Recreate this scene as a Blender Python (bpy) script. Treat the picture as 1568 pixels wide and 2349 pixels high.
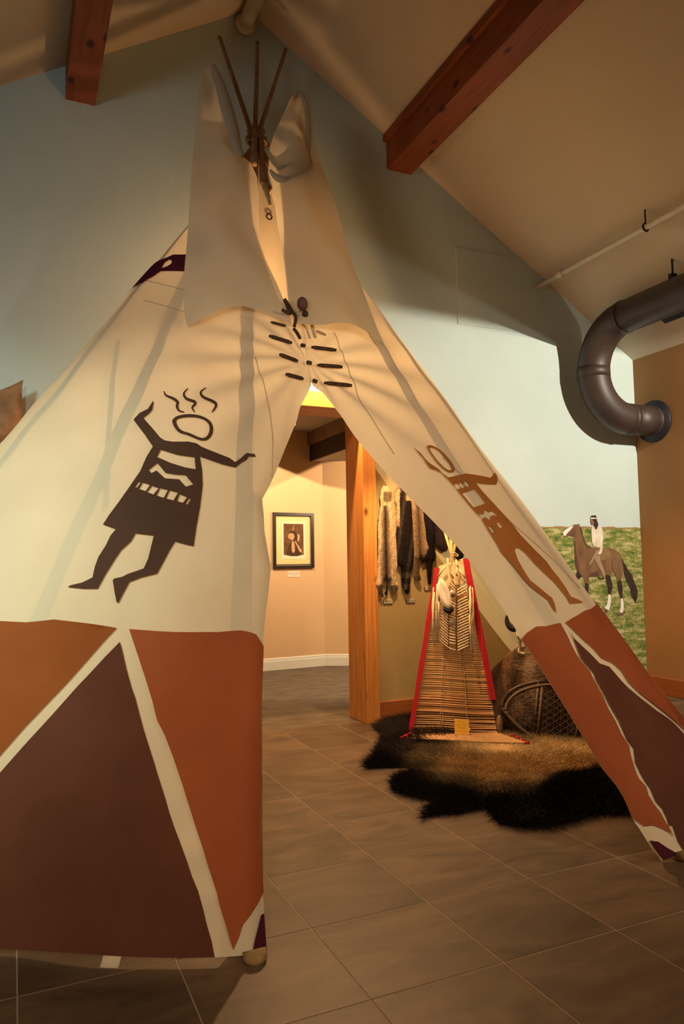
import bpy, bmesh, math, random
import numpy as np
from mathutils import Vector, Matrix
from mathutils.geometry import delaunay_2d_cdt
random.seed(7); np.random.seed(7)
for o in list(bpy.data.objects): bpy.data.objects.remove(o)
SC = bpy.context.scene; COL = SC.collection
R = math.radians
# ------------------------------------------------------------------ camera
IW, IH, FPX = 1568, 2349, 1676.76
YAW, PITCH, ROLL = R(24.14), R(4.283), R(0.896)
CAM = Vector((0, 0, 1.2))
fw = Vector((math.sin(YAW)*math.cos(PITCH), math.cos(YAW)*math.cos(PITCH), math.sin(PITCH)))
rt0 = Vector((math.cos(YAW), -math.sin(YAW), 0)); up0 = rt0.cross(fw)
rt = rt0*math.cos(ROLL) - up0*math.sin(ROLL); up = rt0*math.sin(ROLL) + up0*math.cos(ROLL)
cd = bpy.data.cameras.new('camera'); cam = bpy.data.objects.new('camera', cd); COL.objects.link(cam)
cd.sensor_fit = 'VERTICAL'; cd.sensor_height = 36.0; cd.lens = FPX/IH*36.0; cd.clip_start = 0.05; cd.clip_end = 60
cam.matrix_world = Matrix(((rt.x, up.x, -fw.x, CAM.x), (rt.y, up.y, -fw.y, CAM.y), (rt.z, up.z, -fw.z, CAM.z), (0, 0, 0, 1)))
SC.camera = cam
# ------------------------------------------------------------------ view, world
SC.view_settings.view_transform = 'Standard'; SC.view_settings.look = 'None'
SC.view_settings.exposure = 0.0; SC.view_settings.gamma = 1.0; SC.view_settings.use_curve_mapping = False
wd = bpy.data.worlds.new('world'); SC.world = wd; wd.use_nodes = True
wd.node_tree.nodes['Background'].inputs[0].default_value = (0.02, 0.017, 0.013, 1)
# ------------------------------------------------------------------ lamps and added fills (some fixtures are built further down)
def lamp(kind, name, loc, watts, col, size=0.03, aim=None, cone=None, blend=0.3):
    d = bpy.data.lights.new(name, kind); d.energy = watts; d.color = col
    if kind == 'AREA': d.shape = 'RECTANGLE'; d.size, d.size_y = size
    else: d.shadow_soft_size = size
    if kind == 'SPOT': d.spot_size = R(cone); d.spot_blend = blend
    o = bpy.data.objects.new(name, d); COL.objects.link(o); o.location = loc
    if aim is not None: o.rotation_euler = (Vector(aim)-Vector(loc)).to_track_quat('-Z', 'Y').to_euler()
    return o
WARM = (1.0, 0.60, 0.27); SOFT = (1.0, 0.73, 0.45); WHITE = (1.0, 0.92, 0.74); COOL = (0.82, 1.0, 0.80)
KEY = Vector((5.12, 1.9, 3.05)); LEFTKEY = Vector((-1.9, 1.3, 2.9))
TEEL = Vector((2.10, 4.98, 2.90)); TEE2 = Vector((2.55, 4.50, 2.30))
lamp('SPOT', 'teepee_lamp_and_fill', TEEL, 280, WARM, .02, (2.0, 4.58, 0), 150, .35)
lamp('POINT', 'teepee_lamp_and_fill', (1.60, 4.45, 3.0), 24, WARM, .03)  # added fill that makes canvas and liner glow, no fixture
lamp('SPOT', 'teepee_lamp_and_fill', TEE2, 130, WARM, .03, (3.0, 4.6, .5), 110, .6)  # second lamp added to brighten pelts and rug from the front
kd = (Vector((4.6, 5.14, 1.6))-KEY).normalized()
lamp('SPOT', 'key_lamp', KEY, 560, WHITE, .006, (4.35, 5.14, 1.7), 84, .55)
lamp('SPOT', 'key_lamp', KEY+kd*.16, 34, WHITE, .02, (4.0, 5.14, 2.9), 90, .6)
lamp('SPOT', 'left_lamp_and_fill', LEFTKEY, 520, COOL, .25, (-.75, 3.7, 1.25), 66, 1)
lamp('SPOT', 'left_lamp_and_fill', LEFTKEY+Vector((0,.2,.1)), 98, (.80,.95,.97), .45, (.2, 5.14, 2.75), 90, 1)  # added soft spill that lifts the blue wall on the left
lamp('SPOT', 'front_fill', (-.9, -1.3, 2.45), 330, (1.0,.76,.50), .08, (.35, 2.7, 1.35), 56, .9)  # added fill that brightens the left canvas from the front
lamp('SPOT', 'right_fill', (4.3, -.9, 2.6), 400, (1.0,.79,.55), .08, (2.75, 2.9, 1.35), 58, .9)  # added fill that brightens the right canvas
FARA = Vector((2.35, 6.9, 2.72)); FARB = Vector((4.4, 6.7, 2.38))
lamp('SPOT', 'far_lamp', FARA, 205, SOFT, .002, (3.1, 8.3, 1.3), 130, .3)
lamp('SPOT', 'far_lamp', FARB, 200, SOFT, .002, (3.0, 8.3, 1.3), 130, .3)
for x, y in ((-.6, -2.6), (3.6, -2.6)):
    lamp('SPOT', 'ambient_fill', (x, y, 3.4), 190, SOFT, .35, (x*.4+.3, 1.3, 0), 64, 1)  # ambient fill added behind the camera, no fixtures
# ------------------------------------------------------------------ pixel helpers
def ray(px, py): return rt*((px-IW/2)/FPX) - up*((py-IH/2)/FPX) + fw
def at(px, py, axis, val):
    d = ray(px, py); return CAM + d*((val-CAM[axis])/d[axis])
def fl(px, py, z=0.0): return at(px, py, 2, z)
def onp(px, py, p, n):
    d = ray(px, py); return CAM + d*((Vector(p)-CAM).dot(n)/d.dot(n))
def proj(p):
    v = Vector(p)-CAM; z = v.dot(fw); return (IW/2+FPX*v.dot(rt)/z, IH/2-FPX*v.dot(up)/z)
def crop(x0, y0, sc): return lambda pts: [(x0+x*sc, y0+y*sc) for x, y in pts]
# ------------------------------------------------------------------ object helpers
def tag(o, label=None, cat=None, group=None, kind=None):
    if label: o['label'] = label
    if cat: o['category'] = cat
    if group: o['group'] = group
    if kind: o['kind'] = kind
    return o
def parent_to(o, p):
    if p is None: return o
    o.parent = p
    m = Matrix.Identity(4); q = p; chain = []
    while q is not None: chain.append(q); q = q.parent
    for q in reversed(chain): m = m @ q.matrix_parent_inverse @ q.matrix_basis
    o.matrix_parent_inverse = m.inverted(); return o
def thing(name, label, cat, loc, group=None):
    o = bpy.data.objects.new(name, None); COL.objects.link(o); o.location = loc; o.empty_display_size = .1
    return tag(o, label, cat, group)
def mesh(name, v, f, m=None, p=None, smooth=False, mats=None, mi=None):
    me = bpy.data.meshes.new(name); me.from_pydata([tuple(x) for x in v], [], [tuple(x) for x in f]); me.update()
    for k in (mats or ([m] if m else [])): me.materials.append(k)
    if mi is not None: me.polygons.foreach_set('material_index', mi)
    if smooth: me.polygons.foreach_set('use_smooth', [True]*len(me.polygons))
    o = bpy.data.objects.new(name, me); COL.objects.link(o)
    return parent_to(o, p)
def inst(name, me, M, p=None):
    o = bpy.data.objects.new(name, me); COL.objects.link(o); o.matrix_basis = M
    return parent_to(o, p)
def clean(o, bevel=0, seg=2, sub=0, normals=True):
    bm = bmesh.new(); bm.from_mesh(o.data)
    bmesh.ops.remove_doubles(bm, verts=bm.verts, dist=1e-5)
    if normals: bmesh.ops.recalc_face_normals(bm, faces=bm.faces)
    if bevel: bmesh.ops.bevel(bm, geom=[e for e in bm.edges if e.is_manifold and e.calc_face_angle(0) > .6], offset=bevel, segments=seg, affect='EDGES', profile=.5)
    bm.to_mesh(o.data); bm.free(); return o
class MB:
    def __init__(s): s.v = []; s.f = []
    def add(s, v, f):
        n = len(s.v); s.v += [Vector(x) for x in v]; s.f += [tuple(i+n for i in q) for q in f]; return s
    def box(s, a, b):
        (x0, y0, z0), (x1, y1, z1) = a, b
        return s.add([(x0,y0,z0),(x1,y0,z0),(x1,y1,z0),(x0,y1,z0),(x0,y0,z1),(x1,y0,z1),(x1,y1,z1),(x0,y1,z1)],
                     [(0,3,2,1),(4,5,6,7),(0,1,5,4),(1,2,6,5),(2,3,7,6),(3,0,4,7)])
    def obox(s, o, ex, ey, ez):
        o, ex, ey, ez = map(Vector, (o, ex, ey, ez))
        return s.add([o, o+ex, o+ex+ey, o+ey, o+ez, o+ex+ez, o+ex+ey+ez, o+ey+ez],
                     [(0,3,2,1),(4,5,6,7),(0,1,5,4),(1,2,6,5),(2,3,7,6),(3,0,4,7)])
    def tube(s, path, rad, n=10, caps=True, flat=1.0, upv=None):
        path = [Vector(p) for p in path]; k = len(path)
        if not hasattr(rad, '__len__'): rad = [rad]*k
        v = []; prev = None
        for i, p in enumerate(path):
            t = (path[min(i+1, k-1)]-path[max(i-1, 0)]).normalized()
            if prev is None:
                a = Vector(upv) if upv else (Vector((0,0,1)) if abs(t.z) < .9 else Vector((1,0,0)))
                nx = (a - t*a.dot(t)).normalized()
            else: nx = (prev - t*prev.dot(t)).normalized()
            prev = nx; ny = t.cross(nx)
            for j in range(n):
                q = 2*math.pi*j/n; v.append(p + nx*math.cos(q)*rad[i] + ny*math.sin(q)*rad[i]*flat)
        f = [(i*n+j, i*n+(j+1)%n, (i+1)*n+(j+1)%n, (i+1)*n+j) for i in range(k-1) for j in range(n)]
        if caps: f += [tuple(range(n-1, -1, -1)), tuple((k-1)*n+j for j in range(n))]
        return s.add(v, f)
    def grid(s, fn, nu, nv):
        v = [fn(i/nu, j/nv) for j in range(nv+1) for i in range(nu+1)]
        f = [(j*(nu+1)+i, j*(nu+1)+i+1, (j+1)*(nu+1)+i+1, (j+1)*(nu+1)+i) for j in range(nv) for i in range(nu)]
        return s.add(v, f)
    def prism(s, pts, d):
        pts = [Vector(p) for p in pts]; d = Vector(d); n = len(pts)
        return s.add(pts+[p+d for p in pts], [tuple(range(n-1, -1, -1)), tuple(range(n, 2*n))]+[(i, (i+1)%n, n+(i+1)%n, n+i) for i in range(n)])
    def ball(s, c, rx, ry, rz, nu=12, nv=8, M=None):
        c = Vector(c)
        def fn(u, w):
            a, b = u*2*math.pi, (w-.5)*math.pi
            q = Vector((rx*math.cos(b)*math.cos(a), ry*math.cos(b)*math.sin(a), rz*math.sin(b)))
            return c+(M @ q if M else q)
        return s.grid(fn, nu, nv)
    def build(s, name, m, p=None, smooth=False, bevel=0, **kw):
        o = mesh(name, s.v, s.f, m, p, smooth); clean(o, bevel, **kw)
        if smooth: o.data.polygons.foreach_set('use_smooth', [True]*len(o.data.polygons))
        return o
def inpoly(x, y, poly):
    c = False; n = len(poly); j = n-1
    for i in range(n):
        xi, yi = poly[i]; xj, yj = poly[j]
        if (yi > y) != (yj > y) and x < (xj-xi)*(y-yi)/(yj-yi)+xi: c = not c
        j = i
    return c
def densify(poly, step):
    out = []; n = len(poly)
    for i in range(n):
        a, b = poly[i], poly[(i+1) % n]; d = math.hypot(b[0]-a[0], b[1]-a[1]); k = max(1, int(d/step))
        out += [(a[0]+(b[0]-a[0])*t/k, a[1]+(b[1]-a[1])*t/k) for t in range(k)]
    return out
def cdt(outline, holes, step):
    """triangulate a 2D outline with holes; returns 2D verts and triangles"""
    loops = [densify(outline, step)]+[densify(h, step) for h in holes]
    V = []; E = []
    for L in loops:
        b = len(V); V += [Vector(p) for p in L]; E += [(b+i, b+(i+1) % len(L)) for i in range(len(L))]
    xs = [p[0] for p in loops[0]]; ys = [p[1] for p in loops[0]]
    y = min(ys)+step*.5
    while y < max(ys):
        x = min(xs)+step*.5
        while x < max(xs):
            if inpoly(x, y, outline) and not any(inpoly(x, y, h) for h in holes): V.append(Vector((x, y)))
            x += step
        y += step
    r = delaunay_2d_cdt(V, E, [], 0, 1e-7)
    vv = [(p.x, p.y) for p in r[0]]; ff = []
    for t in r[2]:
        cx = sum(vv[i][0] for i in t)/3; cy = sum(vv[i][1] for i in t)/3
        if inpoly(cx, cy, outline) and not any(inpoly(cx, cy, h) for h in holes): ff.append(tuple(t))
    return vv, ff
def smooth_line(pts, k=6, closed=False):
    """Catmull-Rom through points"""
    P = [Vector(p) for p in pts]; n = len(P); out = []
    for i in range(n if closed else n-1):
        g = lambda j: P[j % n] if closed else P[max(0, min(n-1, j))]
        a, b, c, d = g(i-1), g(i), g(i+1), g(i+2)
        for t in range(k):
            t /= k
            out.append(.5*((2*b)+(c-a)*t+(2*a-5*b+4*c-d)*t*t+(3*b-a-3*c+d)*t**3))
    if not closed: out.append(P[-1])
    return out
def stroke(pts, w, taper=True):
    """2D polyline to outline polygon"""
    P = smooth_line([(x, y, 0) for x, y in pts], 5); n = len(P); L = []; Rr = []
    for i, p in enumerate(P):
        t = (P[min(i+1, n-1)]-P[max(i-1, 0)]).normalized(); nn = Vector((-t.y, t.x, 0))
        ww = w*.5*((.25+.75*math.sin(math.pi*(i+.5)/(n))) if taper else 1)
        L.append((p.x+nn.x*ww, p.y+nn.y*ww)); Rr.append((p.x-nn.x*ww, p.y-nn.y*ww))
    return L+Rr[::-1]
def ellipse(cx, cy, a, b, ang, n=12):
    c, s = math.cos(ang), math.sin(ang)
    return [(cx+a*math.cos(q)*c-b*math.sin(q)*s, cy+a*math.cos(q)*s+b*math.sin(q)*c) for q in [2*math.pi*i/n for i in range(n)]]
# ------------------------------------------------------------------ materials
def nodes(name):
    m = bpy.data.materials.new(name); m.use_nodes = True; nt = m.node_tree; nt.nodes.clear()
    out = nt.nodes.new('ShaderNodeOutputMaterial')
    def N(t, **kw):
        n = nt.nodes.new('ShaderNode'+t)
        for k, v in kw.items():
            if k in n.inputs and not hasattr(n, k): n.inputs[k].default_value = v
            else: setattr(n, k, v)
        return n
    def L(a, b): nt.links.new(a, b)
    return m, N, L, out
def ramp(N, cols):
    r = N('ValToRGB'); e = r.color_ramp.elements
    while len(e) < len(cols): e.new(.5)
    for i, (p, c) in enumerate(cols): e[i].position = p; e[i].color = (*c, 1)
    return r
def coords(N, L, scale=(1, 1, 1), src='Object'):
    tc = N('TexCoord'); mp = N('Mapping'); mp.inputs['Scale'].default_value = scale; L(tc.outputs[src], mp.inputs[0]); return mp.outputs[0]
def plain(name, c1, c2=None, rough=.8, nscale=8, bump=0, bscale=60, metallic=0, spec=.3, scale=(1,1,1), bdist=.004, detail=4):
    m, N, L, out = nodes(name); b = N('BsdfPrincipled'); L(b.outputs[0], out.inputs[0])
    b.inputs['Roughness'].default_value = rough; b.inputs['Metallic'].default_value = metallic; b.inputs['Specular IOR Level'].default_value = spec
    co = coords(N, L, scale)
    t = N('TexNoise'); t.inputs['Scale'].default_value = nscale; t.inputs['Detail'].default_value = detail; L(co, t.inputs[0])
    r = ramp(N, [(.3, c1), (.7, c2 or c1)]); L(t.outputs[0], r.inputs[0]); L(r.outputs[0], b.inputs['Base Color'])
    if bump:
        t2 = N('TexNoise'); t2.inputs['Scale'].default_value = bscale; t2.inputs['Detail'].default_value = 5; L(co, t2.inputs[0])
        bp = N('Bump'); bp.inputs['Strength'].default_value = bump; bp.inputs['Distance'].default_value = bdist; L(t2.outputs[0], bp.inputs['Height']); L(bp.outputs[0], b.inputs['Normal'])
    return m
def wood(name, dark, light, axis=2, rough=.55, knots=True, fine=1.0):
    m, N, L, out = nodes(name); b = N('BsdfPrincipled'); L(b.outputs[0], out.inputs[0]); b.inputs['Roughness'].default_value = rough; b.inputs['Specular IOR Level'].default_value = .3
    sc = [14*fine, 14*fine, 14*fine]; sc[axis] = .8*fine
    co = coords(N, L, sc)
    t = N('TexNoise'); t.inputs['Scale'].default_value = 3; t.inputs['Detail'].default_value = 6; t.inputs['Distortion'].default_value = .6; L(co, t.inputs[0])
    r = ramp(N, [(.3, dark), (.5, [(a+c)/2 for a, c in zip(dark, light)]), (.72, light)]); L(t.outputs[0], r.inputs[0])
    col = r.outputs[0]
    if knots:
        s2 = [6, 6, 6]; s2[axis] = 3.6
        v = N('TexVoronoi'); v.inputs['Scale'].default_value = 1.0; L(coords(N, L, s2), v.inputs[0])
        k = ramp(N, [(.10, (0, 0, 0)), (.19, (1, 1, 1))]); L(v.outputs['Distance'], k.inputs[0])
        mx = N('Mix', data_type='RGBA'); L(k.outputs[0], mx.inputs['Factor']); mx.inputs[6].default_value = (*[c*.3 for c in dark], 1); L(col, mx.inputs[7]); col = mx.outputs[2]
    L(col, b.inputs['Base Color'])
    bp = N('Bump'); bp.inputs['Strength'].default_value = .15; bp.inputs['Distance'].default_value = .002; L(t.outputs[0], bp.inputs['Height']); L(bp.outputs[0], b.inputs['Normal'])
    return m
def cloth(name, c1, c2, trans=.35, weave=900, bump=.25):
    m, N, L, out = nodes(name); d = N('BsdfDiffuse'); t = N('BsdfTranslucent'); mx = N('MixShader'); mx.inputs[0].default_value = trans
    L(d.outputs[0], mx.inputs[1]); L(t.outputs[0], mx.inputs[2]); L(mx.outputs[0], out.inputs[0])
    co = coords(N, L); n = N('TexNoise'); n.inputs['Scale'].default_value = 3; n.inputs['Detail'].default_value = 6; L(co, n.inputs[0])
    r = ramp(N, [(.3, c1), (.7, c2)]); L(n.outputs[0], r.inputs[0]); L(r.outputs[0], d.inputs[0]); L(r.outputs[0], t.inputs[0])
    n2 = N('TexNoise'); n2.inputs['Scale'].default_value = weave; L(co, n2.inputs[0])
    n3 = N('TexNoise'); n3.inputs['Scale'].default_value = 7; n3.inputs['Detail'].default_value = 3; n3.inputs['Distortion'].default_value = 1.0; L(coords(N, L, (1, 1, .45)), n3.inputs[0])
    b1 = N('Bump'); b1.inputs['Strength'].default_value = bump; b1.inputs['Distance'].default_value = .001; L(n2.outputs[0], b1.inputs['Height'])
    b2 = N('Bump'); b2.inputs['Strength'].default_value = .22; b2.inputs['Distance'].default_value = .03; L(n3.outputs[0], b2.inputs['Height']); L(b1.outputs[0], b2.inputs['Normal'])
    L(b2.outputs[0], d.inputs['Normal'])
    return m
def attrmat(name, rough=.9, spec=.15):
    m, N, L, out = nodes(name); b = N('BsdfPrincipled'); L(b.outputs[0], out.inputs[0]); b.inputs['Roughness'].default_value = rough; b.inputs['Specular IOR Level'].default_value = spec
    a = N('Attribute'); a.attribute_name = 'Col'; L(a.outputs['Color'], b.inputs['Base Color']); return m
def flat(name, c, rough=.85): return plain(name, c, [x*1.12 for x in c], rough, 30)
M_BLUE = plain('blue_paint', (.50,.575,.55), (.54,.615,.59), .85, 2, .5, 95, bdist=.005)
M_CEIL = plain('ceiling_paint', (.56,.46,.33), (.61,.50,.36), .9, 1.5, .15, 80)
M_BROWN = plain('brown_paint', (.33,.165,.062), (.38,.19,.075), .85, 2, .35, 110)
M_FARW = plain('tan_paint', (.64,.42,.23), (.68,.45,.25), .85, 2, .3, 110)
M_CEDAR = wood('cedar', (.40,.145,.030), (.60,.26,.065), 2)
M_CEDARX = wood('cedar_horizontal', (.40,.145,.030), (.60,.26,.065), 0)
M_BEAM = wood('stained_beam', (.18,.042,.013), (.28,.07,.022), 1)
M_BASE = wood('stained_baseboard', (.26,.075,.022), (.36,.115,.035), 0, knots=False)
M_BASEY = wood('stained_baseboard_side', (.26,.075,.022), (.36,.115,.035), 1, knots=False)
M_WHITE = plain('white_trim', (.72,.70,.62), (.76,.74,.66), .5, 5)
M_PIPE = plain('cream_pipe', (.60,.52,.40), (.66,.57,.44), .5, 10)
M_DUCT = plain('brown_duct', (.034,.019,.016), (.052,.029,.023), .5, 4, .1, 40, spec=.5)
M_DARK = plain('dark_metal', (.012,.010,.014), (.02,.016,.02), .5, 8)
M_CANVAS = cloth('canvas', (.70,.60,.445), (.76,.66,.49), .34)
M_RUST = cloth('rust_paint', (.27,.068,.027), (.32,.086,.034), .06)
M_ORANGE = cloth('orange_brown_paint', (.225,.064,.019), (.27,.08,.025), .08)
M_UMBER = cloth('umber_paint', (.085,.032,.021), (.115,.043,.028), .05)
M_PLUM = cloth('plum_paint', (.060,.012,.022), (.08,.016,.028), .05)
M_FIGURE = cloth('figure_paint', (.065,.034,.024), (.085,.045,.030), .05)
M_FIGURE2 = cloth('ochre_paint', (.30,.105,.028), (.36,.135,.036), .08)
M_POLE = wood('pole_wood', (.20,.10,.045), (.36,.20,.09), 2, knots=False)
M_POLEEND = plain('pale_pole', (.44,.29,.12), (.56,.39,.18), .7, 30)
M_TWIG = plain('bark_twig', (.035,.018,.010), (.09,.05,.025), .8, 60, .5, 120)
M_ROPE = plain('rawhide_thong', (.40,.27,.15), (.55,.40,.24), .8, 40)
M_FUR = attrmat('fur')
# ================================================================== THE SETTING
D = 5.14; RX, RZ, SL = 1.58, 5.49, .62; XR, XL = 5.383, -2.223; EAVE = RZ-SL*(XR-RX); YB = -5.0
def struct(o): o['kind'] = 'structure'; return o
def ceilz(x): return RZ-SL*abs(x-RX)
DL, DR, DZ = .70, 2.47, 2.421           # doorway
# floor: grout bed with separate tiles
def tile_mat():
    m, N, L, out = nodes('slate_tile'); b = N('BsdfPrincipled'); L(b.outputs[0], out.inputs[0])
    b.inputs['Roughness'].default_value = .5; b.inputs['Specular IOR Level'].default_value = .3
    oi = N('ObjectInfo'); tc = N('TexCoord'); add = N('VectorMath', operation='ADD'); mul = N('VectorMath', operation='SCALE'); mul.inputs['Scale'].default_value = 37
    cx = N('CombineXYZ'); L(oi.outputs['Random'], cx.inputs[0]); L(oi.outputs['Random'], cx.inputs[1]); L(cx.outputs[0], mul.inputs[0])
    L(tc.outputs['Object'], add.inputs[0]); L(mul.outputs[0], add.inputs[1])
    mp = N('Mapping'); mp.inputs['Scale'].default_value = (1.0, 2.6, 1); mp.inputs['Rotation'].default_value = (0, 0, .5); L(add.outputs[0], mp.inputs[0])
    n = N('TexNoise'); n.inputs['Scale'].default_value = 2.6; n.inputs['Detail'].default_value = 8; n.inputs['Roughness'].default_value = .62; n.inputs['Distortion'].default_value = .8; L(mp.outputs[0], n.inputs[0])
    r = ramp(N, [(.28, (.047,.029,.018)), (.5, (.092,.057,.034)), (.72, (.138,.088,.054))]); L(n.outputs[0], r.inputs[0])
    hs = N('HueSaturation'); mr = N('MapRange'); mr.inputs['To Min'].default_value = .85; mr.inputs['To Max'].default_value = 1.15; L(oi.outputs['Random'], mr.inputs[0]); L(mr.outputs[0], hs.inputs['Value'])
    L(r.outputs[0], hs.inputs['Color']); L(hs.outputs[0], b.inputs['Base Color'])
    bp = N('Bump'); bp.inputs['Strength'].default_value = .25; bp.inputs['Distance'].default_value = .004; L(n.outputs[0], bp.inputs['Height']); L(bp.outputs[0], b.inputs['Normal'])
    return m
M_TILE = tile_mat(); M_GROUT = plain('grout', (.27,.20,.14), (.32,.235,.165), .9, 40)
M_TILEFAR = plain('tile_field', (.16,.095,.054), (.24,.15,.088), .55, 3)
M_SLATE = plain('slate_floor', (.075,.058,.042), (.15,.115,.085), .6, 5, .6, 9, scale=(1,2.5,1), bdist=.012, detail=8)
TS = .4476; TX0, TY0 = 1.37-8*TS, 1.914-5*TS; TYE = 5.235
flo = struct(mesh('floor', [(XL,TY0,-.0012),(XR,TY0,-.0012),(XR,TYE,-.0012),(XL,TYE,-.0012),(XL,YB,-.002),(XR,YB,-.002),(XR,TY0,-.002),(XL,TY0,-.002)],
            [(0,1,2,3),(4,5,6,7)], mats=[M_GROUT, M_TILEFAR], mi=[0,1]))
tm = {}
def tile_mesh(w, h):
    k = (round(w,3), round(h,3))
    if k not in tm:
        o = MB().box((-w/2,-h/2,-.004), (w/2,h/2,0)).build('tile', M_TILE, bevel=.0008, seg=1); tm[k] = o.data; bpy.data.objects.remove(o)
    return tm[k]
G = .0046
for i in range(0, 18):
    for j in range(0, 13):
        x0, x1 = max(XL, TX0+i*TS), min(XR, TX0+(i+1)*TS); y0, y1 = TY0+j*TS, min(TYE, TY0+(j+1)*TS)
        if x1-x0 < .03 or y1-y0 < .03: continue
        inst('tile', tile_mesh(x1-x0-G, y1-y0-G), Matrix.Translation(((x0+x1)/2, (y0+y1)/2, 0)), flo)
struct(mesh('floor_far', [(-1.2,TYE,-.002),(6,TYE,-.002),(6,9.2,-.002),(-1.2,9.2,-.002)], [(0,1,2,3)], M_SLATE))
# back gable wall with the doorway
out = [(XL,0),(DL-.10,0),(DL-.10,DZ+.12),(DR+.11,DZ+.12),(DR+.11,0),(XR,0),(XR,EAVE),(RX,RZ),(XL,EAVE)]
MBx = MB(); tri_v, tri_f = cdt(out, [], 1.0)
n = len(tri_v); ring = []
wb = bmesh.new()
for yy in (D, D+.27):
    vs = [wb.verts.new((x, yy, z)) for x, z in out]; ring.append(vs)
    wb.faces.new(vs)
for i in range(len(out)): wb.faces.new((ring[0][i], ring[0][(i+1) % len(out)], ring[1][(i+1) % len(out)], ring[1][i]))
bmesh.ops.recalc_face_normals(wb, faces=wb.faces); bmesh.ops.triangulate(wb, faces=[f for f in wb.faces if len(f.verts) > 4])
me = bpy.data.meshes.new('wall_back'); wb.to_mesh(me); wb.free(); me.materials.append(M_BLUE)
wo = bpy.data.objects.new('wall_back', me); COL.objects.link(wo); struct(wo)
struct(MB().box((XR,YB,0), (XR+.12,D+.27,EAVE)).build('wall_right', M_BROWN))
struct(MB().box((XL-.12,YB,0), (XL,D+.27,EAVE)).build('wall_left', M_BROWN))
w = MB(); w.prism([(XL,YB,0),(XR,YB,0),(XR,YB,EAVE),(RX,YB,RZ),(XL,YB,EAVE)], (0,-.12,0)); struct(w.build('wall_behind', M_BROWN))
c = MB()
c.prism([(XL-.12,D+.27,EAVE-SL*.12),(RX,D+.27,RZ),(RX,D+.27,RZ+.15),(XL-.12,D+.27,EAVE-SL*.12+.15)], (0,YB-D-.4,0))
c.prism([(RX,D+.27,RZ),(XR+.12,D+.27,EAVE-SL*.12),(XR+.12,D+.27,EAVE-SL*.12+.15),(RX,D+.27,RZ+.15)], (0,YB-D-.4,0))
struct(c.build('ceiling', M_CEIL))
# ceiling beams running to the gable wall
for nm, x0, x1, z0 in (('trim_1', .268, .462, 4.437), ('trim_2', 2.757, 2.982, 4.472)):
    b = MB(); b.prism([(x0,D,z0),(x1,D,z0),(x1,D,ceilz(x1)+.02),(x0,D,ceilz(x0)+.02)], (0,YB-D,0))
    if nm == 'trim_2': b.box((x0-.03,YB,4.70), (x0+.01,D,ceilz(x0)+.0))
    struct(b.build(nm, M_BEAM, bevel=0))
# door posts and lintel
pr = MB().box((DR,5.105,0), (DR+.115,5.425,DZ+.0)).build('trim_3', M_CEDAR, bevel=.004); struct(pr)
pl = MB().box((DL-.115,5.105,0), (DL,5.425,DZ+.0)).build('trim_4', M_CEDAR, bevel=.004); struct(pl)
li = MB().box((DL-.12,5.10,DZ), (DR+.12,5.43,DZ+.125)).build('trim_5', M_CEDARX, bevel=.004); struct(li)
# baseboards
bb = MB().box((DR+.115,D-.022,0), (XR,D,.155)); bb.box((XL,D-.022,0), (DL-.115,D,.155)); struct(bb.build('baseboard_back', M_BASE, bevel=.004))
struct(MB().box((XR-.022,YB,0), (XR,D-.022,.155)).build('baseboard_right', M_BASEY, bevel=.004))
M_TAN = plain('knockdown_tan', (.37,.265,.115), (.42,.30,.13), .85, 2, .55, 170, bdist=.005)
tv = [(DR+.115,.155),(4.05,.155),(3.98,.6),(3.85,1.0),(3.5,1.5),(3.1,1.95),(2.8,2.3),(2.7,2.5),(DR+.115,2.5)]
w = MB(); w.prism([(x,D-.003,z) for x, z in tv], (0,.003,0)); struct(w.build('wall_display', M_TAN))
# wall access panel on the blue wall
pa, pb = at(1044,571,1,D), at(1283,776,1,D)
o = MB().box((pa.x,D-.008,pb.z), (4.60,D+.002,at(1190,588,1,D).z-.03)).build('wall_panel', M_BLUE)
tag(o, 'flat painted panel fixed high on the blue gable wall left of the duct', 'panel')
# far room
fa, fb, fc = Vector((2.649,8.267,0)), Vector((3.478,8.339,0)), Vector((3.717,8.197,0))
wdir = (fb-fa).normalized(); wn = Vector((wdir.y,-wdir.x,0))      # towards the camera
f0 = fa-wdir*2.6; cdir = (fc-fb).normalized(); f3 = fb+cdir*1.8; FH = 2.86; SOF = 2.506
w = MB()
w.add([f0,fb,f3]+[Vector((p.x,p.y,FH)) for p in (f0,fb,f3)], [(0,1,4,3),(1,2,5,4)]); 
o = w.build('wall_far', M_FARW, normals=False); struct(o)
w = MB(); w.add([(f0.x,f0.y,0),(f0.x,D+.27,0),(f0.x,D+.27,FH),(f0.x,f0.y,FH)], [(0,1,2,3)]); w.add([(f3.x,f3.y,0),(5.6,7.2,0),(5.6,D+.27,0),(5.6,D+.27,FH),(5.6,7.2,FH),(f3.x,f3.y,FH)], [(0,1,4,5),(1,2,3,4)])
struct(w.build('wall_far_side', M_FARW, normals=False))
M_FARC = plain('far_ceiling_paint', (.32,.27,.22), (.36,.30,.25), .9, 2)
struct(mesh('ceiling_far', [(-.5,D+.27,FH),(6,D+.27,FH),(6,9,FH),(-.5,9,FH)], [(3,2,1,0)], M_FARC))
p0 = Vector((3.33,8.33,0)); p1 = at(790,1031,2,SOF); dd = (Vector((p1.x,p1.y,0))-p0).normalized(); p1 = p0+dd*2.75
sd = MB(); sd.prism([p0+Vector((0,0,SOF)), p1+Vector((0,0,SOF)), Vector((5.55,p1.y,SOF)), Vector((5.55,8.45,SOF))], (0,0,FH-SOF))
o = struct(sd.build('ceiling_soffit', M_FARC))
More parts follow.
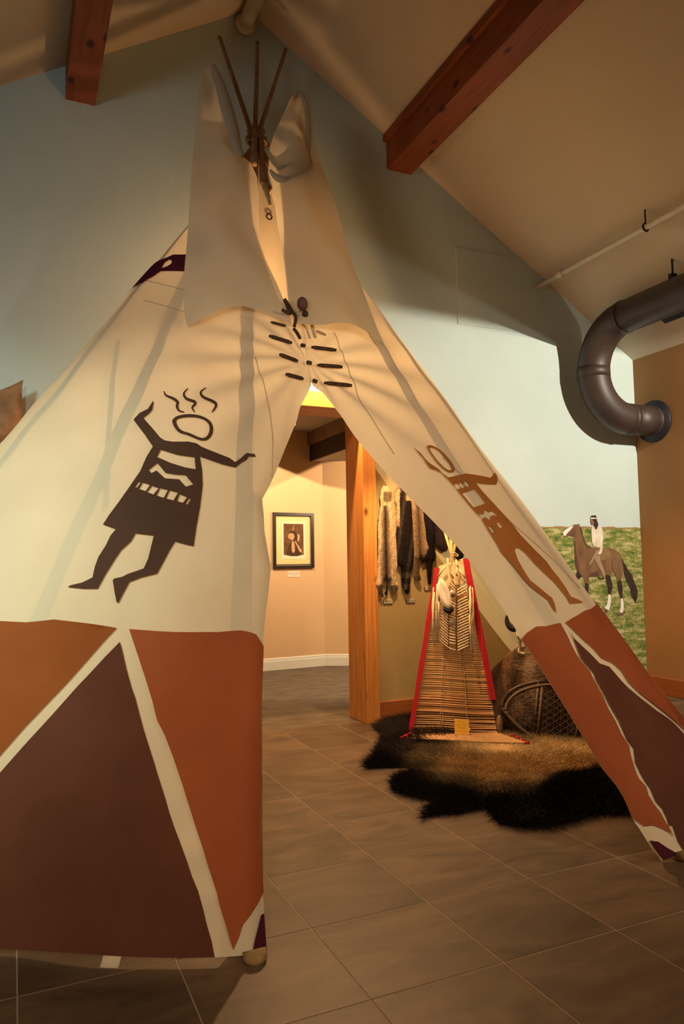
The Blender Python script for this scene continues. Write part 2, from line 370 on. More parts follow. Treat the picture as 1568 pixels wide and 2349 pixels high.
M_SOFF_SHADE = plain('soffit_face_shade', (.030,.018,.016), (.04,.024,.02), .8, 5); M_SOFF_LIT = plain('soffit_strip_lit', (.16,.095,.06), (.2,.12,.075), .7, 8)
nn = Vector((dd.y,-dd.x,0)); nn = nn if nn.x < 0 else -nn
o2 = MB().obox(p0+nn*.004+Vector((0,0,SOF-.004)), dd*2.75, nn*.02, (0,0,.20)).build('trim_shade', M_SOFF_SHADE); struct(o2)  # dark colour holds the shade on the soffit's side face
o2 = MB().obox(p0+nn*.004+Vector((0,0,SOF+.196)), dd*2.75, nn*.05, (0,0,.16)).build('trim_lit', M_SOFF_LIT); struct(o2)  # lighter strip: light along the soffit's top put into colour and shape
# white far-room baseboard
bbm = MB()
for a, b in ((f0,fb),(fb,f3)):
    t = (b-a).normalized(); q = Vector((t.y,-t.x,0)); q = q if q.y < 0 else -q
    prof = [(0,0),(.016,0),(.016,.10),(.012,.115),(.012,.13),(.006,.14),(0,.14)]
    bbm.prism([a+q*x+Vector((0,0,z)) for x, z in prof], b-a)
struct(bbm.build('baseboard_far', M_WHITE))
# ================================================================== PIPES, DUCT
dx, dy, zlo, zhi, dr = 4.676, 4.916, 2.495, 3.27, .138
duct = thing('duct', 'dark brown round air duct bending from ceiling down to the brown wall', 'duct', (XR, dy, zlo))
er = (zhi-zlo)/2
def arc(c, u, v, n=14): return [Vector(c)+Vector(u)*math.cos(t)*er+Vector(v)*math.sin(t)*er for t in [math.pi/2*i/n for i in range(n+1)]]
e1 = arc((dx,dy-er,zhi-er), (0,0,1), (0,1,0)); e2 = arc((dx+er,dy,zhi-er), (-1,0,0), (0,0,-1))
MB().tube([(dx,-4.5,zhi),(dx,2.6,zhi),(dx,dy-er,zhi)], dr, 28).build('straight_duct', M_DUCT, duct, True)
MB().tube(e1, dr*1.012, 28).build('elbow', M_DUCT, duct, True)
MB().tube(e2, dr*1.012, 28).build('elbow', M_DUCT, duct, True)
MB().tube([e2[-1], (XR-.005,dy,zlo)], dr, 28).build('straight_duct', M_DUCT, duct, True)
for a, b in ((e1[-1]+Vector((0,0,.05)), e1[-1]-Vector((0,0,.05))), (e2[-1]-Vector((.02,0,0)), e2[-1]+Vector((.025,0,0))), (e1[0]-Vector((0,.02,0)), e1[0]+Vector((0,.02,0))), ((XR-.05,dy,zlo),(XR-.03,dy,zlo))):
    MB().tube([a, b], dr*1.035, 28).build('seam_band', M_DUCT, duct, True)
fm = MB(); fm.tube([(XR-.022,dy,zlo),(XR-.001,dy,zlo)], dr*1.42, 32); tag(fm.build('wall_flange', M_DARK, duct, True), 'black collar plate against the wall')
hp = at(1552,615,0,dx+.05); MB().tube([(dx,hp.y,zhi+dr*.9),(dx,hp.y,ceilz(dx))], .008, 8).build('hanger_rod', M_DARK, duct)
MB().box((dx-.03,hp.y-.02,zhi+dr*.95), (dx+.03,hp.y+.02,zhi+dr*.95+.05)).build('hanger_clip', M_DARK, duct, bevel=.004)
pp = at(1228,659,1,D); pt = thing('sprinkler_pipe', 'thin cream pipe hung below the right ceiling slope above the duct', 'pipe', pp)
MB().tube([pp+Vector((0,-.005,0)), Vector((pp.x,YB+.1,pp.z))], .0235, 14).build('pipe', M_PIPE, pt, True)
MB().tube([pp+Vector((0,-.28,0)), pp+Vector((0,-.36,0))], .031, 14).build('coupling', M_PIPE, pt, True)
hk = at(1466,518,2,pp.z); MB().tube([(pp.x,hk.y,pp.z),(pp.x,hk.y,ceilz(pp.x)-.01)], .006, 6).build('hanger_rod', M_TWIG, pt)
MB().tube([Vector((pp.x+.03*math.cos(a),hk.y,pp.z+.03*math.sin(a))) for a in np.linspace(0,2*math.pi,13)], .006, 6).build('hanger_ring', M_TWIG, pt)
pp = at(560,62,1,D); pt = thing('ridge_pipe', 'cream pipe running along the ceiling ridge above the teepee poles', 'pipe', pp)
MB().tube([pp+Vector((0,-.005,0)), Vector((pp.x,YB+.1,pp.z))], .055, 16).build('pipe', M_PIPE, pt, True)
MB().tube([pp+Vector((0,-.01,0)), pp+Vector((0,-.05,0))], .075, 16).build('wall_collar', M_PIPE, pt, True)
cn_ = Vector((SL,0,1)).normalized(); s0 = onp(1520,736,(XR,0,EAVE),cn_); s1 = onp(1568,716,(XR,0,EAVE),cn_); sz = s0.z
vent = MB(); nrm = Vector((-SL,0,-1)).normalized(); tx = Vector((1,0,-SL)).normalized()
vent.obox(Vector((s0.x,s0.y,sz))+nrm*.012-tx*.03, tx*.06, (0,-1.6,0), -nrm*.014); tag(vent.build('linear_vent', M_DARK, bevel=.004), 'narrow black slot vent in the right ceiling slope beside the duct', 'vent')
# ================================================================== TRACK LIGHTS (most stand outside the picture)
M_LAMPB = plain('lamp_black', (.02,.02,.02), (.03,.03,.03), .5)
def track_light(loc, aim, label, line=None, group=None, dist=.15, half=.2, hgt=.10):
    """a can housing behind the bulb; line = two points on a wall that the barn door's edge cuts the beam along"""
    loc = Vector(loc); d = (Vector(aim)-loc).normalized(); t = thing('track_light', label, 'lamp', loc-d*.16, group)
    m = MB(); m.tube([loc-d*.17, loc-d*.16, loc-d*.06], [.03,.05,.05], 20); m.build('housing', M_LAMPB, t, True)
    MB().tube([loc-d*.12, Vector((loc.x-d.x*.12, loc.y-d.y*.12, loc.z-d.z*.12+.09))], .01, 8).build('stem', M_LAMPB, t)
    if line:
        a, b = Vector(line[0]), Vector(line[1]); n = (a-loc).cross(b-loc).normalized()
        if n.z < 0: n = -n
        ea = ((a+b)/2-loc).normalized(); sdv = n.cross(ea).normalized()
        MB().obox(loc+ea*dist-sdv*half, sdv*half*2, ea*.003, n*hgt).build('cutoff_plate', M_LAMPB, t)  # unseen plate added to cut the beam along the line
    return t
track_light(KEY, (4.6,5.14,1.6), 'black track light near the right wall aimed at the painted prairie', ((2.587,D,3.30),(4.489,D,3.24)), dist=.30, half=.24, hgt=.07)
track_light(FARA, (3.1,8.3,1.3), 'black track light lighting the framed photograph from the left', ((2.872,8.286,2.411),(3.777,8.365,2.116)))
track_light(FARB, (3.0,8.3,1.3), 'black track light lighting the framed photograph from the right', ((2.677,8.269,2.103),(3.517,8.343,2.506)))

tl = thing('hanging_lamp', 'small black lamp on a bent arm over the doorway inside the teepee', 'lamp', (TEEL.x, D, TEEL.z+.16))
MB().tube([(TEEL.x,D,TEEL.z+.16),(TEEL.x,TEEL.y,TEEL.z+.16),(TEEL.x,TEEL.y,TEEL.z+.07)], .012, 10).build('arm', M_LAMPB, tl, True)
MB().tube([(TEEL.x,TEEL.y,TEEL.z+.12),(TEEL.x,TEEL.y,TEEL.z+.05)], .028, 14).build('socket', M_LAMPB, tl, True)
# ================================================================== TEEPEE
APEX = at(590, 330, 1, 4.5); CX, CY = APEX.x, APEX.y
RP = [(-125,2.95),(-110,2.92),(-95,2.88),(-78,2.84),(-60,2.62),(-38,2.385),(-18.3,2.385),(0,2.27),(24.8,2.50),(40,2.60),(56,2.68),(75,2.86),(95,2.97),(110,3.0),(125,3.0)]
def rad(ph):
    ph = max(-124.9, min(124.9, ph))
    for i in range(len(RP)-1):
        if RP[i][0] <= ph <= RP[i+1][0]:
            g = lambda j: RP[max(0, min(len(RP)-1, j))]
            (x0,y0),(x1,y1),(x2,y2),(x3,y3) = g(i-1),g(i),g(i+1),g(i+2)
            h = x2-x1; t = (ph-x1)/h
            m1 = (y2-y0)/(x2-x0)*h if x2 != x0 else 0; m2 = (y3-y1)/(x3-x1)*h if x3 != x1 else 0
            return (2*t**3-3*t*t+1)*y1+(t**3-2*t*t+t)*m1+(-2*t**3+3*t*t)*y2+(t**3-t*t)*m2
def base(ph): r = rad(ph); a = R(ph); return Vector((CX+r*math.sin(a), CY-r*math.cos(a), 0))
def cone(ph, s): return APEX+(base(ph)-APEX)*s
def hit(px, py):
    """pixel to (angle in degrees, fraction of the way from apex to floor) on the cover"""
    d = ray(px, py)
    def g(t):
        q = CAM+d*t; s = (APEX.z-q.z)/APEX.z
        if s <= 1e-4: return 9, 0, 0
        bx, by = CX+(q.x-CX)/s, CY+(q.y-CY)/s; ph = math.degrees(math.atan2(bx-CX, -(by-CY)))
        return math.hypot(bx-CX, by-CY)-rad(ph), ph, s
    best = None; t = 1.2; pv = g(t)[0]; 
    while t < 6.5:
        v = g(t+.02)[0]
        if best is None or abs(v) < best[0]: best = (abs(v), t+.02)
        if pv > 0 >= v:
            a, b = t, t+.02
            for _ in range(30):
                m = (a+b)/2
                if g(m)[0] > 0: a = m
                else: b = m
            r = g(b); return r[1], r[2]
        pv = v; t += .02
    r = g(best[1]); return r[1], r[2]
def interp(tab, s):
    if s <= tab[0][0]: return tab[0][1]
    for (a, u), (b, v) in zip(tab, tab[1:]):
        if s <= b: return u+(v-u)*(s-a)/(b-a) if b > a else v
    return tab[-1][1]
def edge_table(px):
    T = sorted([(hit(*p)[1], hit(*p)[0]) for p in px]); return T
SEAM = [(668,718),(676,745),(690,790),(703,838),(714,882)]
EL = edge_table([(592,440),(594,545),(640,680),(660,708)]+SEAM+[(706,900),(691,928),(687,953),(664,1008),(636,1071),(623,1097),(604,1128),(608,1164),(610,1203),(618,1245),(626,1286),(620,1345),(612,1400),(607,1446),(605,1496),(601,1600),(598,1700),(599,1900),(603,2000),(609,2060),(612,2105),(615,2150),(619,2196)])
ER = edge_table([(637,450),(650,600),(662,700)]+SEAM+[(737,901),(768,935),(786,953),(827,1005),(880,1062),(940,1125),(1000,1190),(1045,1240),(1088,1290),(1150,1378),(1204,1459),(1290,1600),(1386,1760),(1418,1797),(1435,1823),(1445,1842),(1460,1878),(1475,1897),(1491,1921),(1507,1946),(1523,1962)])
STOP, SHEM = .10, 1-.020/APEX.z
S_OPEN = hit(714,882)[1]
def wrinkle(ph, s):
    """gentle billows and pull lines in the cloth, metres"""
    l = s*4.6; a = R(ph)*2.4*s                                  # roughly metres on the cloth
    w = .009*math.sin(7*a+2.1*l)*math.sin(1.7*l+.4) + .004*math.sin(13*a-4.4*l+1)
    d = math.hypot(a+.05, l-2.0); th = math.atan2(l-2.0, a+.05)  # pull lines fan out from the lacing pins
    w += .010*math.sin(th*15)*math.exp(-((d-.45)/.42)**2)
    if ph < -5:
        u = l-4.28+.30*(a+.9); w += -.016*math.exp(-(u/.05)**2)*math.exp(-((a+1.2)/.8)**2)
        u = l-4.42+.10*(a+.9); w += -.010*math.exp(-(u/.04)**2)
    if ph > 20:
        u = l-3.9-.5*(a-1.3); w += -.012*math.exp(-(u/.06)**2)
    return w
def cpos(ph, s, off=0.0):
    p = cone(ph, s); e = .4
    n = (cone(ph+e, s)-cone(ph-e, s)).cross(base(ph)-APEX); n.normalize()
    if n.dot(Vector((p.x-CX, p.y-CY, 0))) < 0: n = -n
    o = off+wrinkle(ph, s)*min(1, max(0, (s-.15)*3))
    if s > S_OPEN:
        k = min(1, (s-S_OPEN)/.06)
        if ph < (interp(EL, s)+interp(ER, s))/2: d = (interp(EL, s)-ph)*R(1)*rad(ph)*s; wdt, dep = .085, .055
        else: d = (ph-interp(ER, s))*R(1)*rad(ph)*s; wdt, dep = .10, .022
        if d < wdt: o -= k*dep*(1-max(d, -.02)/wdt)**2
    return p+n*o
tp = thing('teepee', 'cream canvas teepee painted with figures and brown triangles standing before the gable wall', 'teepee', (CX, CY-1.0, 0))
def sheet(tab, far, nu, nv):
    def fn(u, v):
        s = STOP+(SHEM-STOP)*v; e = interp(tab, s); uu = u**1.35
        return cpos(e+(far-e)*uu, s)
    return MB().grid(fn, nu, nv)
covL = sheet(EL, -100, 110, 190).build('canvas_cover', M_CANVAS, tp, True, normals=False)
covR = sheet(ER, 100, 110, 190).build('canvas_cover', M_CANVAS, tp, True, normals=False)
KP = 2.45; KS = 4.7                                  # degrees, fraction -> metres on the cloth
def p2(ph, s): return (R(ph)*KP, s*KS)
def paint(name, px, holes, m, par, step=.03, off=.008, label=None):
    conv = lambda P: [p2(*(q[1:] if q[0] == 'ps' else hit(*q))) for q in P]
    vv, ff = cdt(conv(px), [conv(h) for h in holes], step)
    o = mesh(name, [cpos(math.degrees(x/KP), min(y/KS, SHEM), off) for x, y in vv], ff, m, par, True)
    clean(o)
    # face outward
    c = Vector((CX, CY, 1.5)); q = o.data.polygons[len(o.data.polygons)//2]
    if q.normal.dot(q.center-c) < 0: o.data.flip_normals()
    if label: o['label'] = label
    return o
# --- left cover
k3 = crop(0, 850, 640/1568)
body = [(863,176),(866,190),(860,230),(845,250),(812,280),(860,335),(905,388),(930,402),(970,406),(1060,400),(1105,408),(1130,425),(1200,455),(1290,495),(1322,520),(1355,498),(1385,470),(1430,475),(1437,490),(1415,490),(1400,486),(1385,508),(1355,525),(1322,550),(1250,530),(1160,495),(1122,482),(1135,560),(1138,640),(1125,760),(1105,880),(1090,993),(1040,982),(988,968),(955,1020),(885,1145),(800,1165),(730,1193),(690,1270),(670,1312),(660,1310),(650,1260),(638,1185),(648,1175),(690,1165),(720,1148),(810,1115),(835,1060),(868,935),(765,922),(740,965),(685,1015),(655,1060),(600,1150),(555,1235),(480,1235),(385,1224),(400,1215),(470,1200),(527,1172),(540,1110),(560,1055),(600,990),(625,935),(655,898),(583,873),(620,815),(700,710),(795,580),(830,500),(865,440),(820,375),(757,290),(790,250),(835,225),(850,200)]
hol = [[(908,456),(1000,478),(1092,486),(1098,553),(1040,545),(960,525),(888,497)],
       [(843,573),(890,532),(935,585),(1000,590),(1043,590),(1085,640),(1045,655),(1008,615),(932,615),(885,573),(858,590)],
       [(785,640),(797,642),(778,670),(765,668)],[(808,643),(850,655),(825,690),(788,678)],[(860,660),(898,672),(868,708),(833,695)],
       [(905,672),(948,680),(925,725),(886,713)],[(958,682),(1003,692),(978,737),(938,728)],[(1012,700),(1052,715),(1030,748),(998,740)],[(1062,722),(1073,724),(1055,756),(1045,752)]]
paint('painted_figure', k3(body), [k3(h) for h in hol], M_FIGURE, covL, .03, label='dark brown dancing figure in a belted tunic')
ro = [(975,285),(1000,265),(1060,255),(1130,262),(1180,285),(1197,320),(1190,360),(1165,388),(1130,392),(1090,380),(1050,365),(1010,355),(985,330),(972,300)]
ri = [(995,290),(1030,275),(1090,272),(1140,280),(1170,300),(1177,325),(1170,355),(1150,375),(1120,375),(1070,355),(1030,345),(1005,325)]
sm2 = lambda P: [(p.x, p.y) for p in smooth_line([(x, y, 0) for x, y in P], 3, True)]
paint('painted_head', k3(sm2(ro)), [k3(sm2(ri))], M_FIGURE, covL, .03, label='open ring head of the dark dancing figure')
for st in ([(923,122),(935,145),(975,163),(1000,185),(998,210),(1010,235),(1040,244)], [(1057,105),(1035,135),(1050,165),(1095,185),(1100,200),(1085,220),(1098,245)], [(1158,98),(1130,125),(1145,158),(1200,185),(1217,200),(1210,220),(1193,242)]):
    paint('painted_wave', k3(stroke(st, 17)), [], M_FIGURE, covL, .03)
hemL = [(x, 2176+x*.036) for x in (0,100,200,300,400,488)]
SH = SHEM
def hemps(px): ph = hit(*px)[0]; return ('ps', ph, SH)
paint('painted_panel', [(-260,1420),(-120,1424),(0,1427),(60,1429),(125,1422),(200,1432),(270,1443),(240,1474),(180,1538),(120,1602),(60,1668),(0,1736),(-90,1830),(-260,2010)], [], M_ORANGE, covL, .04, label='orange brown corner panel')
paint('painted_panel', [(277,1475),(282,1492),(292,1535),(305,1582),(313,1603),(334,1680),(345,1715),(358,1755),(383,1835),(392,1868),(415,1935),(442,2012),(455,2045),(466,2085),(476,2125),(486,2160),hemps((493,2190)),hemps((400,2188)),hemps((300,2184)),hemps((200,2180)),hemps((100,2176)),hemps((0,2172)),hemps((-150,2168)),hemps((-260,2160)),(-260,2040),(-90,1870),(0,1775),(60,1708),(120,1640),(180,1572),(240,1512)], [], M_UMBER, covL, .04, label='dark umber triangle')
EPH = lambda y, x: ('ps', interp(EL, hit(x, y)[1])-.05, hit(x, y)[1])
def run(tab, a, b, e, n=40):
    s0, s1 = hit(*a)[1], hit(*b)[1]; return [('ps', interp(tab, s0+(s1-s0)*i/n)+e, s0+(s1-s0)*i/n) for i in range(n+1)]
paint('painted_panel', [(298,1445),(400,1451),(500,1453),(550,1449),(588,1452),*run(EL,(600,1470),(604,2038),.10),(594,2068),(575,2098),(557,2122),(548,2150),(535,2180),(528,2160),(517,2120),(503,2075),(497,2048),(485,2010),(463,1940),(441,1868),(420,1800),(400,1740),(381,1690),(363,1655),(352,1610),(335,1556),(318,1505)], [], M_RUST, covL, .025, label='rust red panel')
paint('painted_panel', [EPH(2090,608),EPH(2120,611),EPH(2150,614),EPH(2185,618),('ps', interp(EL,SH)-.05, SH),hemps((577,2196)),(586,2150),(597,2110),(601,2095)], [], M_PLUM, covL, .02)
ps1 = [(hit(421,y)) for y in (585,625)]
paint('painted_panel', [(500,586),(421,586),(398,586),(385,592),(360,603),(345,616),('ps', hit(345,616)[0]-6, hit(345,616)[1]+.005),('ps', hit(330,640)[0]-9, hit(330,640)[1]+.02),(313,660),(330,650),(352,637),(370,624),(421,624),(500,624)], [k:=[(372,617),(378,605),(388,598),(395,599),(394,606),(385,612)]], M_PLUM, covL, .03, label='plum band with a feather shaped gap')
# --- right cover
k2 = crop(900, 950, 550/1568)
body = [(132,222),(180,262),(215,310),(245,335),(290,365),(320,398),(355,424),(420,408),(470,395),(540,408),(625,428),(665,380),(680,402),(665,472),(620,470),(575,465),(535,458),(575,510),(680,620),(770,712),(830,790),(905,870),(1000,970),(1040,1030),(1080,1080),(1120,1140),(1155,1200),(1238,1238),(1210,1243),(1155,1245),(1130,1200),(1060,1110),(1000,1050),(935,985),(870,910),(830,880),(805,878),(793,895),(815,960),(860,1040),(895,1090),(960,1140),(1040,1205),(1055,1240),(1068,1308),(1045,1275),(1015,1220),(960,1180),(895,1130),(850,1085),(790,1010),(745,960),(700,915),(665,850),(610,765),(575,705),(540,665),(500,620),(450,560),(390,480),(355,440),(310,395),(280,378),(240,365),(225,345),(190,290),(160,255)]
hol = [ellipse(413,484,23,14,.9), ellipse(445,477,23,14,.9), ellipse(477,467,23,14,.9), [(442,533),(530,500),(598,592),(515,622)],
       [(548,664),(583,666),(592,630),(628,652),(645,640),(682,673),(640,668),(628,705),(593,684),(572,700)], [(614,752),(632,742),(660,775),(640,787)], [(672,722),(690,712),(714,742),(694,752)]]
paint('painted_figure', k2(body), [k2(h) for h in hol], M_FIGURE2, covR, .03, label='ochre brown long legged figure with one raised arm')
ro = [(228,205),(260,205),(310,235),(360,290),(395,345),(398,378),(375,392),(335,375),(290,330),(250,270),(230,225)]
ri = [(245,222),(265,220),(305,245),(350,298),(380,348),(382,368),(365,375),(335,360),(295,318),(260,268),(245,235)]
paint('painted_head', k2(sm2(ro)), [k2(sm2(ri))], M_FIGURE2, covR, .03, label='open ring head of the ochre figure')
k6 = crop(1150, 1150, 418/1568)
ERP = lambda y, x: ('ps', interp(ER, hit(x, y)[1])+.05, hit(x, y)[1])
paint('painted_panel', [ERP(1459,1206)]+k6([(235,1120),(290,1083),(370,1083),(440,1065),(495,1052),(590,1230),(680,1370),(750,1470),(770,1530),(850,1680),(900,1800),(960,1900),(1010,2010),(1080,2110),(1090,2180),(1110,2251)])+[(1455,1778),(1462,1790),(1478,1806),(1483,1825),(1498,1848),(1512,1865),(1526,1890),(1530,1893),(1544,1921),(1535,1910),(1515,1900),(1498,1893),(1482,1894),*run(ER,(1462,1872),(1208,1464),-.10)], [], M_RUST, covR, .025, label='rust red strip beside the door opening')
rb = k6([(575,1120),(620,1190),(700,1260),(760,1310),(850,1390),(930,1420),(1000,1490),(1100,1600),(1200,1700),(1320,1810),(1440,1900),(1568,2030)])
lb = k6([(660,1290),(690,1350),(790,1480),(800,1540),(890,1710),(920,1770),(1000,1900),(1070,2060),(1130,2130),(1140,2251)])
paint('painted_panel', rb+[(1620,1745),('ps', 52, .93),('ps', 56, SH),('ps', hit(1590,1975)[0], SH),(1570,1955),(1555,1930),(1546,1905),(1543,1895),(1534,1893),(1528,1875),(1518,1855),(1503,1840),(1490,1810),(1478,1795),(1466,1775)]+lb[::-1], [], M_UMBER, covR, .035, label='dark umber wedge between two pale lines')
l2 = k6([(545,1046),(640,1140),(720,1215),(780,1265),(860,1350),(960,1400),(1030,1460),(1100,1550),(1200,1650),(1300,1740),(1400,1830),(1568,1975)])
s_top = hit(1364,1390)[1]
paint('painted_panel', l2+[(1620,1730),('ps', 55, .93),('ps', 60, SH),('ps', 80, SH),('ps', 99, SH),('ps', 99, s_top),('ps', 78, s_top),(1362,1392)]+k6([(800,897),(700,950),(600,1010)]), [], M_RUST, covR, .04, label='rust red panel along the outer edge')
paint('painted_panel', [('ps', interp(ER, hit(1497,1925)[1])+.1, hit(1497,1925)[1]),(1512,1930),(1530,1944),(1548,1955),(1560,1962),hemps((1575,1972)),('ps', interp(ER, SH)+.1, SH),('ps', interp(ER, hit(1507,1946)[1])+.1, hit(1507,1946)[1])], [], M_PLUM, covR, .02)
# --- seams sewn across the cover
M_SEAM = cloth('seam_cloth', (.55,.44,.29), (.6,.48,.32), .15)
def seam(px, par, w=.004):
    P = [hit(*q) for q in px]; pts = [cpos(a, b, .003) for a, b in [(P[i][0]+(P[i+1][0]-P[i][0])*t, P[i][1]+(P[i+1][1]-P[i][1])*t) for i in range(len(P)-1) for t in np.linspace(0, 1, 14)]]
    MB().tube(pts, w*.5, 5).build('seam', M_SEAM, par, True)
seam([(585,820),(612,900),(626,1000),(628,1080)], covL); seam([(765,765),(790,830),(830,930),(905,1040)], covR); seam([(1015,1050),(1150,1180),(1330,1350)], covR)
seam([(310,640),(420,665)], covL); seam([(330,690),(425,715)], covL)
# --- poles
TIE = APEX+Vector((.01,.07,-.02))
def pole(ph, tip, r0=.038, inset=.12, r1=.013, p=tp):
    b = base(ph); c = Vector((CX, CY, 0)); b = b+(c-b).normalized()*inset; b.z = 0.0
    k = TIE+Vector((.03*math.sin(R(ph)), .02-.03*math.cos(R(ph)), 0)); t = Vector(tip); n = 14
    P = [b+(k-b)*(i/n) for i in range(n)]+smooth_line([k-(k-b)*.02, k, k+(t-k)*.3, t], 4); m = len(P)
    return MB().tube(P, [r0+(r1-r0)*i/(m-1) for i in range(m)], 12).build('pole', M_POLE, p, True)
PPH = hit(574,2190)[0]; pole(PPH, at(590,97,1,4.82)); pole(29, at(503,85,1,4.80)); pole(-46, at(655,113,1,4.80))
for ph, q in ((-72,(602,300)),(-100,(612,330)),(48,(575,310)),(74,(582,300)),(100,(585,345))): pole(ph, at(*q, 1, 4.62), r1=.024)
for a, b, y0, y1 in (((572,300),(640,415),4.40,4.18),((600,300),(566,372),4.42,4.25),((584,290),(583,375),4.38,4.16),((578,305),(618,440),4.38,4.10),((596,300),(603,420),4.36,4.12)):
    MB().tube([at(*a,1,y0), at(*b,1,y1)], [.02,.022], 10).build('pole', M_POLE, tp, True)
tag(MB().tube([at(607,425,1,4.08), at(619,470,1,3.98)], [.02,.009], 10).build('pole', M_POLEEND, tp, True), 'pale whittled stick end')
tw = MB(); cc = at(588,322,1,4.36)
for k in range(3): tw.tube([cc+Vector((.065*math.cos(a), .055*math.sin(a), .012*(k-1)+.008*math.sin(a*3+k))) for a in np.linspace(0, 2*math.pi, 21)], .008, 6)
tw.build('lashing_rope', M_POLE, tp, True)
M_FOOT = plain('sawn_pole', (.24,.145,.06), (.34,.21,.09), .8, 40, .4, 90)
fp = fl(585,2205); tag(MB().tube([fp, fp+Vector((0,0,.008)), fp+Vector((0,.01,.030))], [.033,.037,.037], 18).build('pole_foot', M_FOOT, tp, True), 'pale sawn foot of the pole below the hem')
fp = fl(1566,1972); tag(MB().tube([fp, fp+Vector((0,0,.008)), fp+Vector((0,.01,.03))], [.03,.036,.036], 16).build('pole_foot', M_FOOT, tp, True), 'pale sawn foot of the pole below the hem')
MB().tube([cpos(*hit(282,765), -.05), cpos(*hit(275,900), -.05), cpos(*hit(270,1120), -.06)], .012, 8).build('inner_cord', M_ROPE, tp, True)
# --- smoke flaps
def flap(rows, yb, pa, pb, pt, ytop, bulge, lab, nu=34, nv=70, seed=0):
    A, B, C = pa, pb, pt; n = (B-A).cross(C-A).normalized()
    if n.y > 0: n = -n
    T = sorted(rows)
    def lr(y, k):
        return interp([(r[0], r[k]) for r in T], y)
    def fn(u, v):
        y = ytop+v*(interp(yb, u)-ytop); x = lr(y, 1)+(lr(y, 2)-lr(y, 1))*u
        p = onp(x, y, A, n)
        return p+n*(bulge*math.sin(math.pi*u)*min(1, v*3)+.012*math.sin(9*u+5*v+seed)*math.sin(3.2*v+u)+.010*math.sin(17*v-8*u+seed))
    o = MB().grid(fn, nu, nv).build('smoke_flap', M_CANVAS, tp, True, normals=False); o['label'] = lab; return o, A, n
def near(px, py, k=.06): p = cone(*hit(px, py)); return p+(CAM-p).normalized()*k
FL, fA, fN = flap([(150,474,486),(165,461,500),(200,456,520),(250,452,536),(300,447,545),(350,443,553),(368,442,575),(400,440,589),(450,437,594),(500,432,592),(550,428,592),(600,424,612),(650,421,635),(700,421,655),(725,423,664),(750,430,672)],
     [(0,747),(.25,731),(.55,716),(.8,728),(1,741)], near(432,735), near(655,735), at(474,165,1,4.50), 150, .05, 'left smoke flap raised on its pole')
FR, gA, gN = flap([(211,684,692),(225,667,699),(260,650,706),(300,631,712),(330,621,722),(350,617,729),(400,614,745),(440,622,757),(470,633,767),(520,640,783),(560,645,795),(600,650,808),(650,657,825),(700,663,843),(740,676,860),(790,690,884)],
     [(0,742),(.3,760),(.6,767),(.85,772),(1,788)], near(690,748), near(850,775), at(690,222,1,4.55), 211, .07, 'right smoke flap folded back along the slope', seed=2)
# pocket fold on the right flap and dark cuff lining on the left one
def blob(px, py, w, h, A, n, m, nm, dep=.05, par=None):
    def fn(u, v):
        a, b = (u-.5)*2, (v-.5)*2; p = onp(px+a*w*(1-.35*b*b), py+b*h*(1-.25*a*a)+8*a*a, A, n)
        return p+n*(dep*max(0, (1-a*a))**.5*max(0, (1-b*b))**.5+.03)
    return MB().grid(fn, 16, 10).build(nm, m, par, True, normals=False)
lin = smooth_line([tuple(onp(x,y,gA,gN)+gN*.035) for x, y in ((616,402),(630,418),(652,428),(678,424),(698,408),(706,388),(704,362))], 6)
MB().tube(lin, [.006+.024*math.sin(math.pi*min(1, (i+1)/(len(lin)))) for i in range(len(lin))], 10).build('flap_pocket', M_CANVAS, FR, True)
lin = smooth_line([tuple(onp(x,y,gA,gN)+gN*.03) for x, y in ((632,398),(650,396),(672,402),(690,392))], 6)
MB().tube(lin, [.004+.016*math.sin(math.pi*min(1, (i+1)/(len(lin)))) for i in range(len(lin))], 10).build('flap_pocket', M_CANVAS, FR, True)
lin = smooth_line([tuple(onp(x,y,fA,fN)+fN*.02) for x, y in ((489,160),(505,200),(522,260),(535,310),(543,345),(553,366))], 6)
MB().tube(lin, [.02+.02*math.sin(math.pi*i/(len(lin)-1)) for i in range(len(lin))], 8).build('flap_hem', M_CANVAS, FL, True)
lin = smooth_line([tuple(onp(x,y,gA,gN)+gN*.02) for x, y in ((684,214),(697,240),(705,300),(704,350),(702,385))], 6)
MB().tube(lin, [.008+.012*math.sin(math.pi*i/(len(lin)-1)) for i in range(len(lin))], 8).build('flap_hem', M_CANVAS, FR, True)
# canvas behind the gap between the flaps, lit from inside
def lfn(u, v):
    z = 4.12-1.15*v; w = .10+.42*v; return Vector((1.66+(u-.5)*2*w, 4.72+.36*v+.02*math.sin(9*u), z))
liner = MB().grid(lfn, 16, 16).build('back_canvas', M_CANVAS, tp, True, normals=False)
gp = at(617,497,1,4.80); MB().tube([gp+Vector((.02*math.cos(a), 0, .02*math.sin(a))) for a in np.linspace(0, 2*math.pi, 15)], .006, 6).build('grommet', M_TWIG, tp, True)
M_KNOB = plain('worn_brown', (.10,.045,.03), (.16,.08,.05), .6, 20)
